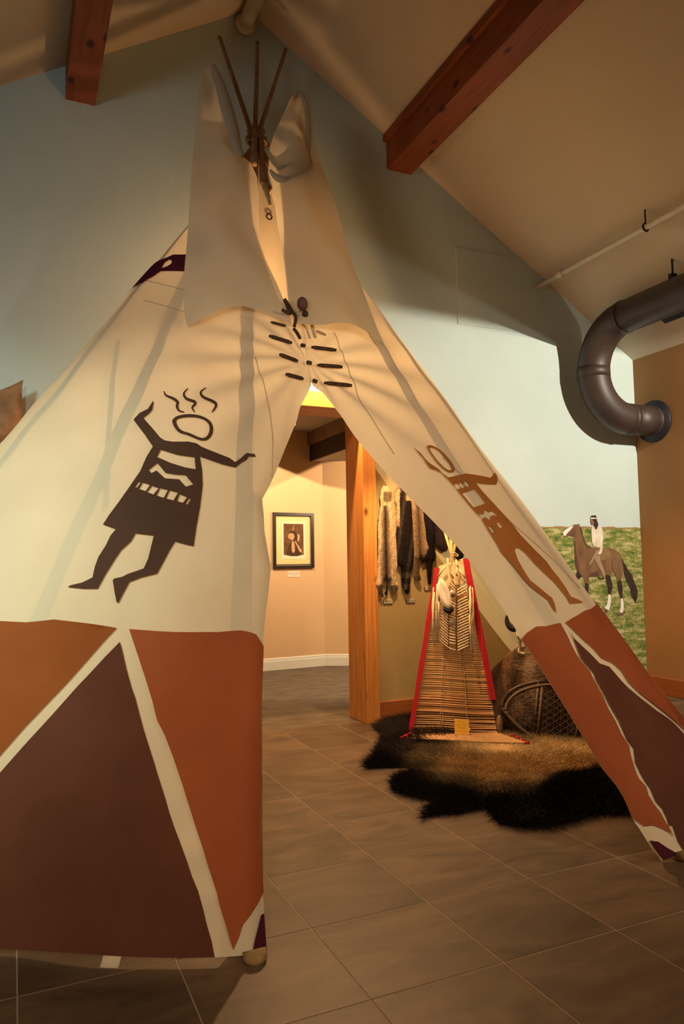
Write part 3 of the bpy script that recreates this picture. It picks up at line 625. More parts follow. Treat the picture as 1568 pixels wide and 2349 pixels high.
# --- lacing pins
def pin(a, b, r=.011, nm='lacing_pin', m=M_TWIG, off=.012):
    qa, qb = cpos(*hit(*a), off+.008), cpos(*hit(*b), off+.008); P = [qa+(qb-qa)*t for t in np.linspace(0, 1, 7)]
    return MB().tube(P, [r*.55]+[r]*5+[r*.7], 8).build(nm, m, tp, True)
for a, b in (((615,776),(667,791)),((686,797),(697,800)),((711,803),(768,811)),((638,818),(680,834)),((699,838),(711,841)),((725,843),(782,849)),((652,864),(692,875)),((713,879),(724,883)),((740,886),(804,890))): pin(a, b)
pin((619,743),(652,755), .008); pin((722,767),(745,774), .008, m=M_ROPE)
for pts in (((643,708),(650,718),(662,738),(668,748),(671,757)), ((670,761),(677,770),(684,783)), ((643,710),(650,728),(655,741),(636,736))):
    P = [cpos(hit(*q)[0], hit(*q)[1], .075 if q[1] < 750 else .03) for q in pts]; MB().tube(smooth_line(P, 4), .009, 8).build('lacing_thong', M_TWIG, tp, True)
q = cpos(*hit(680,727), .09); MB().ball(q, .030, .026, .038, 14, 10).build('pin_knob', M_KNOB, tp, True)
q = cpos(*hit(692,740), .06); MB().ball(q, .018, .02, .022, 10, 6).build('pin_knob', M_TWIG, tp, True)
for pts in (((668,734),(684,730),(697,727)),((674,738),(685,745),(700,758),(708,780)),((707,738),(714,755),(720,782))):
    P = [cpos(hit(*z)[0], hit(*z)[1], .07 if z[1] < 745 else .02) for z in pts]; MB().tube(smooth_line(P, 4), .010, 6, flat=.5).build('tie_strip', M_CANVAS, tp, True)
# peg loop under the left hem
ph0 = hit(261,2185)[0]; q = base(ph0); tg = (base(ph0+1)-base(ph0-1)).normalized(); outw = Vector((q.x-CX, q.y-CY, 0)).normalized()
def lpf(u, v): return q+tg*(u-.5)*.058+outw*(-.012+.035*v)+Vector((0, 0, .034*(1-v)**1.6+.003+.005*math.sin(u*6)*(1-v)))
MB().grid(lpf, 8, 6).build('peg_loop', M_CANVAS, tp, True, normals=False)
# ================================================================== FUR
def strands(name, P, N, F, ln, wd, C, par, lay=.6):
    """P points, N normals, F lay directions, ln lengths, wd widths, C colours: one mesh of tapered hairs"""
    P, N, F, C = map(lambda a: np.asarray(a, float), (P, N, F, C)); n = len(P); ln = np.asarray(ln)[:, None]; wd = np.asarray(wd)[:, None]
    j = np.random.normal(0, .28, (n, 3))
    d1 = N*(1-lay*.6)+F*lay*.8+j; d1 /= np.linalg.norm(d1, axis=1)[:, None]
    d2 = N*(.55-lay*.5)+F*lay*1.3+j*1.2; d2 /= np.linalg.norm(d2, axis=1)[:, None]
    mid = P+d1*ln*.5; tip = mid+d2*ln*.5
    view = np.array(CAM)[None]-P; side = np.cross(d1, view+np.random.normal(0, 1.2, (n, 3))); side /= np.linalg.norm(side, axis=1)[:, None]
    V = np.stack([P-side*wd, P+side*wd, mid+side*wd*.8, mid-side*wd*.8, tip], 1).reshape(-1, 3)
    me = bpy.data.meshes.new(name); me.vertices.add(n*5); me.vertices.foreach_set('co', V.astype(np.float32).ravel())
    b = np.arange(n)[:, None]*5; loops = np.concatenate([b+[[0,1,2,3]], b+[[3,2,4]]], 1).ravel()
    st = (np.arange(n)[:, None]*7+[[0,4]]).ravel(); tot = np.tile([4,3], n)
    me.loops.add(n*7); me.loops.foreach_set('vertex_index', loops.astype(np.int32)); me.polygons.add(n*2)
    me.polygons.foreach_set('loop_start', st.astype(np.int32)); me.polygons.foreach_set('loop_total', tot.astype(np.int32))
    me.update(calc_edges=True); me.validate()
    ca = me.color_attributes.new('Col', 'FLOAT_COLOR', 'POINT')
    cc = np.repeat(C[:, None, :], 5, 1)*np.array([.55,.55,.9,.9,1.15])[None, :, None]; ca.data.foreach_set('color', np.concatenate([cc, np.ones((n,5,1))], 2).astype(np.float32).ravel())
    me.materials.append(M_FUR); o = bpy.data.objects.new(name, me); COL.objects.link(o); parent_to(o, par); o['kind'] = 'stuff'; return o
def sample_tris(v, f, n):
    v = np.array([tuple(x) for x in v]); f = np.array(f); a, b, c = v[f[:,0]], v[f[:,1]], v[f[:,2]]
    cr = np.cross(b-a, c-a); ar = np.linalg.norm(cr, axis=1); k = np.random.choice(len(f), n, p=ar/ar.sum())
    u, w = np.random.rand(n,1), np.random.rand(n,1); m = (u+w) > 1; u[m], w[m] = 1-u[m], 1-w[m]
    nr = cr[k]/ar[k][:,None]; return a[k]+(b[k]-a[k])*u+(c[k]-a[k])*w, nr
def setcol(o, fn):
    ca = o.data.color_attributes.new('Col', 'FLOAT_COLOR', 'POINT')
    for i, v in enumerate(o.data.vertices): ca.data[i].color = (*fn(v.co), 1)
# ------------------------------------------------------------------ buffalo robe rug on the floor
rug_px = [(850,1652),(880,1640),(935,1632),(1010,1640),(1150,1660),(1300,1690),(1400,1720),(1470,1760),(1490,1800),(1480,1845),(1440,1868),(1380,1868),(1310,1885),(1250,1900),(1190,1900),(1145,1892),(1116,1852),(1060,1868),(1000,1872),(962,1882),(1018,1842),(960,1832),(915,1822),(895,1806),(958,1772),(930,1762),(880,1762),(836,1764),(876,1735),(888,1710),(880,1690),(860,1672)]
rug_o = [(p.x, min(p.y, 5.02)) for p in [fl(*q) for q in rug_px]]
rug = thing('fur_rug', 'large shaggy dark and golden brown hide rug on the tiled floor inside the teepee', 'rug', fl(1150,1760))
vv, ff = cdt(rug_o, [], .07)
def edge_d(x, y, poly):
    m = 9
    for i in range(len(poly)):
        a, b = poly[i], poly[(i+1) % len(poly)]; vx, vy = b[0]-a[0], b[1]-a[1]; t = max(0, min(1, ((x-a[0])*vx+(y-a[1])*vy)/(vx*vx+vy*vy+1e-12)))
        m = min(m, math.hypot(x-a[0]-vx*t, y-a[1]-vy*t))
    return m
rh = lambda x, y: .006+.03*min(1, edge_d(x, y, rug_o)/.12)+.008*math.sin(7*x+3*y)*math.sin(6*y)*min(1, edge_d(x, y, rug_o)/.2)
hide_v = [(x, y, rh(x, y)) for x, y in vv]
def rugcol(p):
    x, y = proj(p)
    g = math.exp(-(((x-1165)/190)**2+((y-1752)/60)**2)**2)+.8*math.exp(-(((x-1300)/130)**2+((y-1738)/34)**2)**2)
    g -= 1.0*math.exp(-(((x-1335)/70)**2+((y-1800)/34)**2)**1.5)
    g = max(0, min(1, g+.18*math.sin(p[0]*19)*math.sin(p[1]*17)*(.3+g)))
    tan = .55*math.exp(-(((x-860)/30)**2+((y-1660)/14)**2))
    a, b = np.array((.0075,.0045,.0045)), np.array((.52,.34,.155)); c = a+(b-a)*g**1.3; return c+np.array((.09,.05,.025))*tan
o = mesh('hide', hide_v, ff, M_FUR, rug, True); clean(o); setcol(o, lambda c: rugcol(c)*.4)
P, Nn = sample_tris(hide_v, ff, 120000); Nn[Nn[:,2] < 0] *= -1
cen = np.array(fl(1170,1745)); Fd = P-cen; Fd[:,2] = 0; Fd /= np.linalg.norm(Fd, axis=1)[:,None]
Fd += np.stack([np.sin(P[:,1]*9+P[:,0]*4), np.cos(P[:,0]*11-P[:,1]*3), 0*P[:,0]], 1)*.6
C = np.array([rugcol(p) for p in P])*np.random.uniform(.6,1.35,(len(P),1))
dark = C[:,0] < .03
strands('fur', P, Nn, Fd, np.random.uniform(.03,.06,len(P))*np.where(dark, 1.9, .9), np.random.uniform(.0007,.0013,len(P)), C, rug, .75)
# ------------------------------------------------------------------ pelts on the wall
kp = crop(840, 1080, 220/1568); PY = 5.118
def pelt(px, label, colf, ln, n, groups='pelts hanging on the wall', y=PY, thick=.03, flow=(0,0,-1)):
    pts = [at(x, yv, 1, y) for x, yv in px]; o2 = [(p.x, p.z) for p in pts]
    top = max(pts, key=lambda p: p.z); t = thing('pelt', label, 'pelt', (top.x, y, top.z), groups)
    vv, ff = cdt(o2, [], .025)
    hv = [(x, y-.004-thick*min(1, edge_d(x, z, o2)/.035)**.6, z) for x, z in vv]
    o = mesh('skin', hv, ff, M_FUR, t, True); clean(o); setcol(o, lambda c: np.array(colf(*proj(c)))*.5)
    n = n*3; P, Nn = sample_tris(hv, ff, n); Nn[Nn[:,1] > 0] *= -1
    C = np.array([colf(*proj(p)) for p in P])*np.random.uniform(.6,1.4,(n,1)); Fd = np.tile(np.array(flow, float), (n,1))+np.random.normal(0,.15,(n,3))
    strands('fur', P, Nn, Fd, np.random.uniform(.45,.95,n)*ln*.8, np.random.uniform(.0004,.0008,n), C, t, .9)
    MB().tube([(top.x, y-.02, top.z-.012), (top.x, D, top.z-.012)], .004, 6).build('nail', M_DARK, t)
    return t
def cpx(x, y): return ((x-840)*1568/220, (y-1080)*1568/220)
def bob(x, y):
    u, v = cpx(x, y); k = max(0, 1-abs(u-(300+.012*v))/(30+.042*v+9*math.sin(v*.01)))**.5 if v > 560 else 0
    a = np.array((.74,.54,.33)); s = .5+.5*math.sin(u*.06+v*.013)*math.sin(v*.02)
    c = a*(.75+.45*s)*(1-k)+np.array((.022,.012,.010))*k
    if v > 1860: c = c*.25
    if 330 < v < 500 and 280 < u < 400: c = c*.3
    return c
def rac(x, y):
    u, v = cpx(x, y); c = np.array((.016,.010,.010))
    if v < 900 and (u < 545 or (u > 640 and v < 480)): c = np.array((.6,.42,.24))
    elif math.sin(u*.03+v*.004) > .75: c = np.array((.055,.04,.036))
    if v > 1560: c = c*(.5 if math.sin((v-1560)/29) > 0 else 1.9)
    return c
def fox(x, y):
    u, v = cpx(x, y); e = abs(u-(830+.05*(v-400)))/90; c = np.array((.06,.035,.025))*(1-min(1, e))+np.array((.5,.33,.19))*min(1, e)
    return c*(.35 if v > 1400 else 1)
def blk(x, y): return np.array((.011,.007,.008))
def dbr(x, y): return np.array((.035,.016,.013))
pelt(kp([(290,205),(240,300),(220,430),(230,560),(200,750),(185,920),(190,1100),(190,1350),(180,1550),(175,1700),(140,1800),(135,1880),(200,1990),(260,2070),(270,2050),(245,1900),(290,1770),(330,1790),(320,1950),(285,2000),(330,2040),(345,1950),(340,1800),(380,1780),(390,1880),(430,2020),(450,2015),(510,1920),(500,1850),(465,1720),(490,1500),(490,1300),(470,1050),(475,900),(455,760),(445,560),(410,430),(395,340),(340,260)]),
     'long tan pelt with dark middle and hanging paws beside the wooden post', bob, .022, 5200)
pelt(kp([(570,230),(530,290),(480,360),(470,450),(490,560),(490,700),(465,760),(490,900),(480,1000),(470,1200),(480,1400),(500,1520),(560,1560),(570,1750),(590,1900),(640,2000),(680,2000),(700,1900),(690,1700),(720,1600),(750,1500),(760,1300),(750,1000),(730,700),(720,500),(640,380),(600,260)]),
     'black and grey pelt with a ringed tail second from the post', rac, .028, 5200, y=PY-.004)
pelt(kp([(740,240),(725,400),(730,560),(750,800),(760,1050),(780,1300),(790,1500),(760,1600),(770,1700),(800,1770),(870,1790),(880,1750),(840,1640),(840,1500),(870,1400),(930,1440),(1000,1250),(960,1100),(940,900),(920,750),(900,500),(860,300),(800,180)]),
     'brown and tan pelt third from the post partly behind the canvas', fox, .024, 4200, y=PY-.008)
pelt(kp([(960,420),(925,600),(920,800),(950,1100),(990,1250),(960,1380),(890,1510),(920,1510),(980,1450),(980,1650),(1000,1830),(1030,1870),(1050,1830),(1060,1620),(1080,1480),(1110,1470),(1120,1380),(1105,1200),(1110,1000),(1095,750),(1060,500),(1000,380)]),
     'slim black pelt with a pointed tail above the third name plate', blk, .014, 3200, y=PY-.004)
pelt(kp([(1130,560),(1115,780),(1110,1000),(1120,1200),(1180,1260),(1250,1320),(1300,1310),(1330,1230),(1340,1000),(1330,780),(1280,560),(1200,480)]),
     'short dark brown rounded pelt behind the tripod sticks', dbr, .018, 2600)
pelt(crop(980,1180,140/1568)([(700,500),(690,760),(690,900),(700,1100),(780,1150),(890,1120),(925,1010),(935,900),(920,700),(860,500),(780,440)]),
     'small black pelt just above the red edged backrest', blk, .014, 1500)
# ------------------------------------------------------------------ name plates and lettering
M_PLATE = plain('clear_plate', (.46,.42,.30), (.5,.46,.33), .3); M_INK = plain('ink', (.03,.02,.015), None, .8)
def lettering(txt, size, M, m, par, nm='lettering'):
    c = bpy.data.curves.new('text', 'FONT'); c.body = txt; c.size = size; c.align_x = 'CENTER'; c.align_y = 'CENTER'; c.resolution_u = 2; c.space_line = .95
    t = bpy.data.objects.new('text', c); COL.objects.link(t); dg = bpy.context.evaluated_depsgraph_get(); me = bpy.data.meshes.new_from_object(t.evaluated_get(dg)); bpy.data.objects.remove(t)
    me.name = nm; me.materials.clear(); me.materials.append(m); return inst(nm, me, M, par)
def frame_m(o, ex, ez):
    ex, ez = Vector(ex).normalized(), Vector(ez).normalized(); n = ex.cross(ez)
    return Matrix(((ex.x,ez.x,n.x,o.x),(ex.y,ez.y,n.y,o.y),(ex.z,ez.z,n.z,o.z),(0,0,0,1)))
for txt, (x0,y0,x1,y1), lab in (('BOBCAT',(878.5,1375,899,1384),'clear name plate under the long tan pelt'), ('RACCOON',(931,1374,950,1381.5),'clear name plate under the ringed tail pelt'), ('MINK',(972.5,1346,993,1353),'clear name plate under the slim black pelt')):
    a, b = at(x0,y0,1,D), at(x1,y1,1,D); t = MB().box((a.x,D-.008,b.z), (b.x,D,a.z)).build('name_plate', M_PLATE, bevel=.001); tag(t, lab, 'sign', 'name plates under the pelts')
    c = (a+b)/2; lettering(txt, .0165, frame_m(Vector((c.x, D-.0092, c.z)), (1,0,0), (0,0,1)), M_INK, t)
    MB().box((a.x-.004,D-.010,b.z-.005),(b.x,D,b.z)).build('plate_shadow', M_TWIG, t); MB().box((a.x-.005,D-.010,b.z),(a.x,D,a.z)).build('plate_shadow', M_TWIG, t)  # dark strips stand in for the plate's shadow below and to the left
# ------------------------------------------------------------------ willow rod backrest
BL = fl(940,1682,.05); BR_ = fl(1136,1683,.05); bx = (BR_-BL); bx.z = 0; bx.normalize(); bn0 = Vector((bx.y,-bx.x,0)); bn0 = bn0 if bn0.y < 0 else -bn0
upv = (-bn0*.24+Vector((0,0,1))).normalized(); bn = bx.cross(upv); bn = bn if bn.y < 0 else -bn
def br(px, py, off=0): return onp(px, py, BL, bn)+bn*off
M_ROD = plain('willow_rod', (.34,.17,.065), (.52,.29,.12), .6, 25); M_RED = plain('red_cloth', (.34,.008,.016), (.42,.012,.022), .95, 60, .4, 300); M_HIDE = plain('cream_rawhide', (.58,.45,.26), (.66,.53,.33), .7, 12)
bk = thing('backrest', 'tapering willow rod backrest with red cloth edges standing on the fur rug', 'backrest', (BL+BR_)/2)
LE = [(1286,1003),(1305,1004),(1690,942)]; REd = [(1280,1064),(1286,1064),(1560,1118),(1690,1140)]
xl = lambda y: interp(LE, y); xr = lambda y: interp(REd, y)
ro_ = MB().tube([(-.5,0,0),(-.2,0,0),(.2,0,0),(.5,0,0)], 1, 7).build('rod', M_ROD, None, True); rodm = ro_.data; bpy.data.objects.remove(ro_)
for v_ in rodm.vertices: v_.co.z += .5*math.sin(v_.co.x*9)
def rod(a, b, r, par, m=rodm, nm='rod'):
    d = b-a; ex = d.normalized(); ey = bn; ez = ex.cross(ey).normalized(); ey = ez.cross(ex); c = (a+b)/2
    M = Matrix(((ex.x*d.length,ey.x*r,ez.x*r,c.x),(ex.y*d.length,ey.y*r,ez.y*r,c.y),(ex.z*d.length,ey.z*r,ez.z*r,c.z),(0,0,0,1))); return inst(nm, m, M, par)
y = 1338.0; k = 0
while y < 1680:
    rod(br(xl(y)-3, y+2.5+random.uniform(-1.2,1.2), random.uniform(-.003,.003)), br(xr(y)+3, y+12+random.uniform(-1.2,1.2), random.uniform(-.003,.003)), random.uniform(.0042,.0062), bk); y += random.choice((4.3,4.8,5.4,5.0)); k += 1
f0b, f1b = BL, BR_
for i in range(11):                                                  # foot of the backrest lying on the rug
    t = i/10; a = fl(940-22*t, 1681+13*t, .055); b = fl(1142+66*t, 1683+22*t, .055)
    rod(a, b, .0065, bk)
strip = lambda P, Q, nm, lab=None: (lambda o: o)(mesh(nm, [br(*q, .012) for q in P]+[br(*q, .012) for q in Q]+[br(*q, -.008) for q in P]+[br(*q, -.008) for q in Q],
     [(i, i+1, len(P)+i+1, len(P)+i) for i in range(len(P)-1)]+[(2*len(P)+i+1, 2*len(P)+i, 3*len(P)+i, 3*len(P)+i+1) for i in range(len(P)-1)]+[(i+1, i, 2*len(P)+i, 2*len(P)+i+1) for i in range(len(P)-1)]+[(len(P)+i, len(P)+i+1, 3*len(P)+i+1, 3*len(P)+i) for i in range(len(P)-1)], M_RED, bk))
ys = [1303+ (1688-1303)*i/12 for i in range(13)]
tag(strip([(xl(v)-7.5-.8*math.sin(v*.05), v-1) for v in ys], [(xl(v)+3, v+.5) for v in ys], 'cloth_binding'), 'bright red cloth edge')
ys = [1282+ (1605-1282)*i/12 for i in range(13)]
tag(strip([(xr(v)-3, v+1) for v in ys], [(xr(v)+11, v) for v in ys], 'cloth_binding'), 'bright red cloth edge')
for i in range(5):
    a = fl(941-4.5*i, 1683+2.4*i, .06); MB().ball(a, .022, .016, .012, 8, 6).build('cloth_binding', M_RED, bk, True)
for i in range(4):
    a = fl(1170+11*i, 1687+5.5*i, .06); MB().tube([a, a+bx*.03], .010, 8).build('cloth_binding', M_RED, bk, True)
tp_ = [br(1006,1299,.006), br(1062,1281,.006), br(1068,1338,.006), br(1000,1352,.006)]
MB().prism(tp_, -bn*.008).build('rawhide_top', M_HIDE, bk, bevel=.002)
for dx_ in (.33, .36, .66):
    P = [br(xl(v)+(xr(v)-xl(v))*dx_+1.2*math.sin(v*.4), v, .007) for v in range(1345, 1678, 9)]; MB().tube(P, .0016, 5).build('warp_cord', M_ROPE, bk)
# tripod sticks behind it
ti = br(1040,1277,.0)
for (tx_, ty_), ft in (((1015,1205),(1125,1680)), ((1033,1222),(1010,1668)), ((1047,1228),(1075,1640))):
    top = onp(tx_, ty_, ti, bn); bot = fl(*ft, .04)-bn0*.10
    MB().tube([bot, ti-bn*.035+(top-ti)*.0+bx*random.uniform(-.012,.012), top], [.012,.010,.009], 10).build('tripod_stick', M_POLEEND, bk, True)
kt = MB()
for pts in (((1030,1268),(1036,1271),(1042,1270),(1050,1275),(1048,1278),(1043,1275)), ((1033,1273),(1036,1279),(1040,1276),(1036,1270)), ((1031,1270),(1034,1278),(1031,1290))):
    kt.tube(smooth_line([br(*q, .02) for q in pts], 4), .004, 6)
kt.build('tie_thong', M_ROPE, bk, True)
# ------------------------------------------------------------------ hair pipe breastplate hung on the backrest
M_BONE = plain('bone', (.66,.52,.36), (.76,.63,.46), .45, 20); M_BEAD = plain('dark_thong', (.055,.022,.016), (.09,.04,.03), .7, 30); M_SHELL = plain('shell_disc', (.20,.16,.15), (.42,.38,.36), .25, 20)
bp_ = thing('breastplate', 'bone hair pipe breastplate with leather fringes hung on the willow backrest', 'breastplate', br(1040,1300,.03))
kb = crop(940, 1260, 210/1568)
pipem = MB().tube([(-.5,0,0),(-.3,0,0),(.3,0,0),(.5,0,0)], [.6,1,1,.6], 8).build('bone_pipe', M_BONE, None, True); pm = pipem.data; bpy.data.objects.remove(pipem)
def pipe(a, b, r=.0042): (a,), (b,) = kb([a]), kb([b]); rod(br(*a, .034), br(*b, .034), r, bp_, pm, 'bone_pipe')
for i in range(22):
    yy = 640+i*49
    if i != 3: pipe((800+i*.4, yy+75-0*i), (965+min(40, i*4), yy-15))
for i in range(17):
    yy = 860+i*49; pipe((500-min(20, i)+5, yy-90 if i < 3 else yy-85), (650, yy+50))
for i in range(21):
    yy = 600+i*51
    if 3 <= i <= 4: continue
    sl_ = 85-i*3.4; pipe((690-min(30, i*1.5), yy-10), (775, yy-10+sl_))
def thong(pts, m=M_BEAD, r=.0035, off=.03, nm='thong'): return MB().tube([br(*q, off) for q in kb(pts)], r, 6).build(nm, m, bp_, True)
thong([(690,580),(680,900),(670,1200),(660,1500),(655,1730)]); thong([(785,600),(785,1000),(785,1400),(790,1750)]); thong([(500,800),(480,1100),(470,1350),(475,1560)]); thong([(985,620),(1005,900),(1015,1300),(1010,1690)])
thong([(655,1690),(700,1720),(790,1735)], M_BONE, .004)
for c0 in ((720,780,.026),(715,1270,.022)):
    (q,) = kb([c0[:2]]); c = br(*q, .045); MB().tube([c, c+bn*.006], [c0[2], c0[2]*.9], 16).build('shell_disc', M_SHELL, bp_, True)
M_FRINGE = plain('fringe_leather', (.50,.38,.24), (.62,.49,.33), .85, 30)
for i in range(15):                                                  # fringes, strand by strand
    x0 = 430+random.uniform(-40,70); yy = 560+random.uniform(0,420); L_ = random.uniform(450,760)
    thong([(x0,yy),(x0-10+random.uniform(-15,15),yy+L_*.4),(x0-5+random.uniform(-20,25),min(1880,yy+L_))], M_FRINGE, .0045, .045+random.uniform(0,.02), 'fringe')
for i in range(15):
    x0 = 1020+random.uniform(-25,40); yy = 640+random.uniform(0,520); L_ = random.uniform(520,860)
    thong([(x0,yy),(x0+15+random.uniform(-15,15),yy+L_*.4),(x0+25+random.uniform(-25,30),min(2020,yy+L_))], M_FRINGE, .0045, .045+random.uniform(0,.02), 'fringe')
for pts in ([(640,170),(650,300),(690,430),(740,520)],[(600,320),(530,400),(480,480)],[(800,330),(790,420),(800,480)],[(830,360),(900,450),(940,520)],[(780,200),(800,290),(820,330)]):
    thong(pts, M_FRINGE, .007, .035, 'neck_strap')
M_FEATH = plain('white_feather', (.66,.60,.52), (.78,.73,.65), .9, 40, .4, 200); M_FTIP = plain('black_feather', (.010,.008,.009), (.02,.016,.016), .9, 40)
fe = [(510,540),(560,560),(620,640),(660,740),(690,850),(700,950),(690,1010),(640,1040),(580,1000),(530,920),(490,820),(465,720),(470,620)]
ft_ = [(580,1005),(640,1045),(700,1010),(740,1040),(730,1090),(690,1130),(640,1130),(590,1110),(560,1060)]
def leafm(pts, nm, m, off, dep, lab):
    P = kb(sm2(pts)); vv, ff = cdt(P, [], 2.0); cxm = sum(p[0] for p in P)/len(P)
    o = mesh(nm, [br(x, y, off+dep*min(1, edge_d(x, y, P)/4)) for x, y in vv], ff, m, bp_, True); clean(o); o['label'] = lab
leafm(fe, 'feather', M_FEATH, .075, .012, 'white feather'); leafm(ft_, 'feather_tip', M_FTIP, .07, .012, 'black feather tip')
thong([(505,545),(580,720),(640,1000),(660,1060)], M_BONE, .0028, .092, 'quill')
# ------------------------------------------------------------------ yellow notice
M_YEL = plain('yellow_card', (.85,.52,.06), (.9,.57,.08), .7, 6); M_ORI = plain('orange_ink', (.70,.24,.012), None, .8)
c0 = [fl(1042.5,1684,.062), fl(1075.5,1685,.062)]; ex = (c0[1]-c0[0]); ex.z = 0; cw = ex.length; ex.normalize(); en = Vector((ex.y,-ex.x,0)); en = en if en.y < 0 else -en; eu = (Vector((0,0,1))-en*.12).normalized()
ch = cw*1.02; card = MB().obox(c0[0], ex*cw, -en*.003, eu*ch).build('notice_card', M_YEL); tag(card, 'small yellow notice card standing at the foot of the willow backrest', 'sign')
MB().obox(c0[0]+ex*cw*.94+eu*ch*.22, ex*cw*.12, -en*.03, eu*ch*.10).build('card_stand', M_YEL, card)
for txt, fy, sz_ in (('Please',.86,.15),('Do Not',.64,.20),('Touch',.43,.20),('thank you',.21,.17)):
    lettering(txt, ch*sz_*1.15, frame_m(c0[0]+ex*cw*.5+eu*ch*fy+en*.001, ex, eu), M_ORI, card)
# ------------------------------------------------------------------ robe over a low support, snowshoes, skull
rc = fl(1260,1698)+Vector((.16,.27,0)); vdir = Vector((rc.x,rc.y,0)).normalized(); vs = Vector((vdir.y,-vdir.x,0))
robe = thing('fur_robe', 'brown fur robe draped over a low stand behind the snowshoes', 'robe', rc)
def robep(a, b):                                                    # a angle, b height 0..1
    top = .545-.10*max(0, math.cos(a))*0; w = .44*(1-b**3*.62)+.03*math.sin(5*a+2*b); dpt = .24*(1-b**3*.55)+.02*math.sin(7*a)
    z = top*b if b < 1 else top
    return rc+vs*(w*math.cos(a))+vdir*(dpt*math.sin(a))+Vector((0,0,.03+z+.02*math.sin(3*a+9*b)*b*(1-b)*2))
rm = MB(); rm.grid(lambda u, v: robep(u*2*math.pi, v), 48, 22)
n0 = len(rm.v); rm.add([rc+Vector((0,0,.60))], []); rm.f += [(22*49+i, 22*49+i+1, n0) for i in range(48)]
M_SUEDE = plain('brown_suede', (.075,.044,.025), (.15,.092,.05), .7, 9, .9, 26, scale=(1,1,2.2), bdist=.02)
rb_ = rm.build('suede_side', M_SUEDE, robe, True)
tr = [(f[0],f[1],f[2]) for f in rm.f]+[(f[0],f[2],f[3]) for f in rm.f if len(f) == 4]
P, Nn = sample_tris(rm.v, tr, 70000); ctr = np.array(rc)+[0,0,.25]; fl_ = ((P-ctr)*Nn).sum(1) < 0; Nn[fl_] *= -1
pr_ = np.array([proj(p) for p in P]); keep = (pr_[:,0] < 1188+.0*pr_[:,1]+14*np.sin(pr_[:,1]*.09)) | (pr_[:,1] < 1508); P, Nn, pr_ = P[keep], Nn[keep], pr_[keep]
cc_ = np.array([np.array((.30,.16,.08))*(.35+1.0*abs(math.sin(x*.06+y*.013))**2) for x, y in pr_])*np.random.uniform(.6,1.4,(len(P),1))
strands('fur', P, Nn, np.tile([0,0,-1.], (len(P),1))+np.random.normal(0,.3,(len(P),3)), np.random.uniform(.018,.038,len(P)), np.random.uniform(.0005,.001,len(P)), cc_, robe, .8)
pw = fl(1146,1688,.03); M_PAW = plain('tan_paw', (.17,.09,.045), (.26,.145,.07), .9, 30, .6, 200)
MB().ball(pw+Vector((0,0,.065)), .024, .026, .075, 12, 8).build('paw', M_PAW, robe, True); MB().ball(pw+vs*-.035+Vector((0,0,.045)), .015, .02, .06, 12, 8).build('paw', M_PAW, robe, True)
# snowshoes
M_BENT = wood('bent_ash', (.06,.034,.022), (.12,.075,.045), 0, knots=False); M_SINEW = plain('sinew_lacing', (.055,.035,.028), (.10,.065,.05), .7, 40)
def snowshoe(label, off, shift):
    A = fl(1235,1703,.01)-vdir*off; n = (-vdir+Vector((0,0,.30))).normalized()
    q = lambda x, y: onp(x+shift[0], y+shift[1], A, n)
    t = thing('snowshoe', label, 'snowshoe', A, 'snowshoes leaning on the robe')
    out = [(1160,1632),(1168,1606),(1190,1588),(1225,1576),(1270,1572),(1320,1590),(1370,1630),(1395,1670),(1390,1705),(1350,1716),(1300,1714),(1255,1706),(1215,1688),(1180,1658)]
    MB().tube(smooth_line([q(*p) for p in out], 5, True)+[q(*out[0])], .0115, 9).build('bent_frame', M_BENT, t, True)
    MB().tube([q(1243,1574), q(1238,1640), q(1232,1695)], .010, 8).build('cross_bar', M_BENT, t, True)
    MB().tube([q(1330,1596), q(1325,1660), q(1318,1714)], .009, 8).build('cross_bar', M_BENT, t, True)
    poly = [(p.x, p.y) for p in smooth_line([(x, y, 0) for x, y in out], 4, True)]
    lc = MB()
    def seg(a, b, r=.0022):
        m = 24; run = []
        for i in range(m+1):
            x, y = a[0]+(b[0]-a[0])*i/m, a[1]+(b[1]-a[1])*i/m
            if inpoly(x, y, poly): run.append((x, y))
        if len(run) > 1: lc.tube([q(*run[0]), q(*run[-1])], r, 5)
    for i in range(7): seg((1158,1628), (1240,1584+i*17), .0016)
    for i in range(3): seg((1172+i*14,1560), (1172+i*14+6,1710), .0016)
    for k in range(-7, 11):
        seg((1240,1560+k*15), (1400,1560+k*15+100), .0017); seg((1240,1600+k*15+60), (1400,1600+k*15-40), .0017)
    for k in range(10): seg((1240+k*16,1560), (1236+k*16,1720), .0015)
    lc.build('lacing', M_SINEW, t); return t
snowshoe('bent wood snowshoe with net lacing leaning in front of the brown robe', .02, (0,0))
snowshoe('second snowshoe half hidden behind the netted front one', -.05, (-9,-9))
M_HORNP = plain('pale_horn', (.50,.40,.27), (.66,.56,.42), .22, 14, spec=.6)
A = fl(1238,1690)+vdir*.06; n_ = -vdir
o = MB().tube(smooth_line([onp(x, y, A, n_) for x, y in ((1233,1662),(1229,1645),(1230,1625),(1236,1607))], 4), [.012,.02,.026,.028,.030,.032,.034,.034,.033,.031,.028,.024,.018], 12).build('horn_cup', M_HORNP, None, True); tag(o, 'pale glossy horn standing behind the snowshoe netting', 'horn')
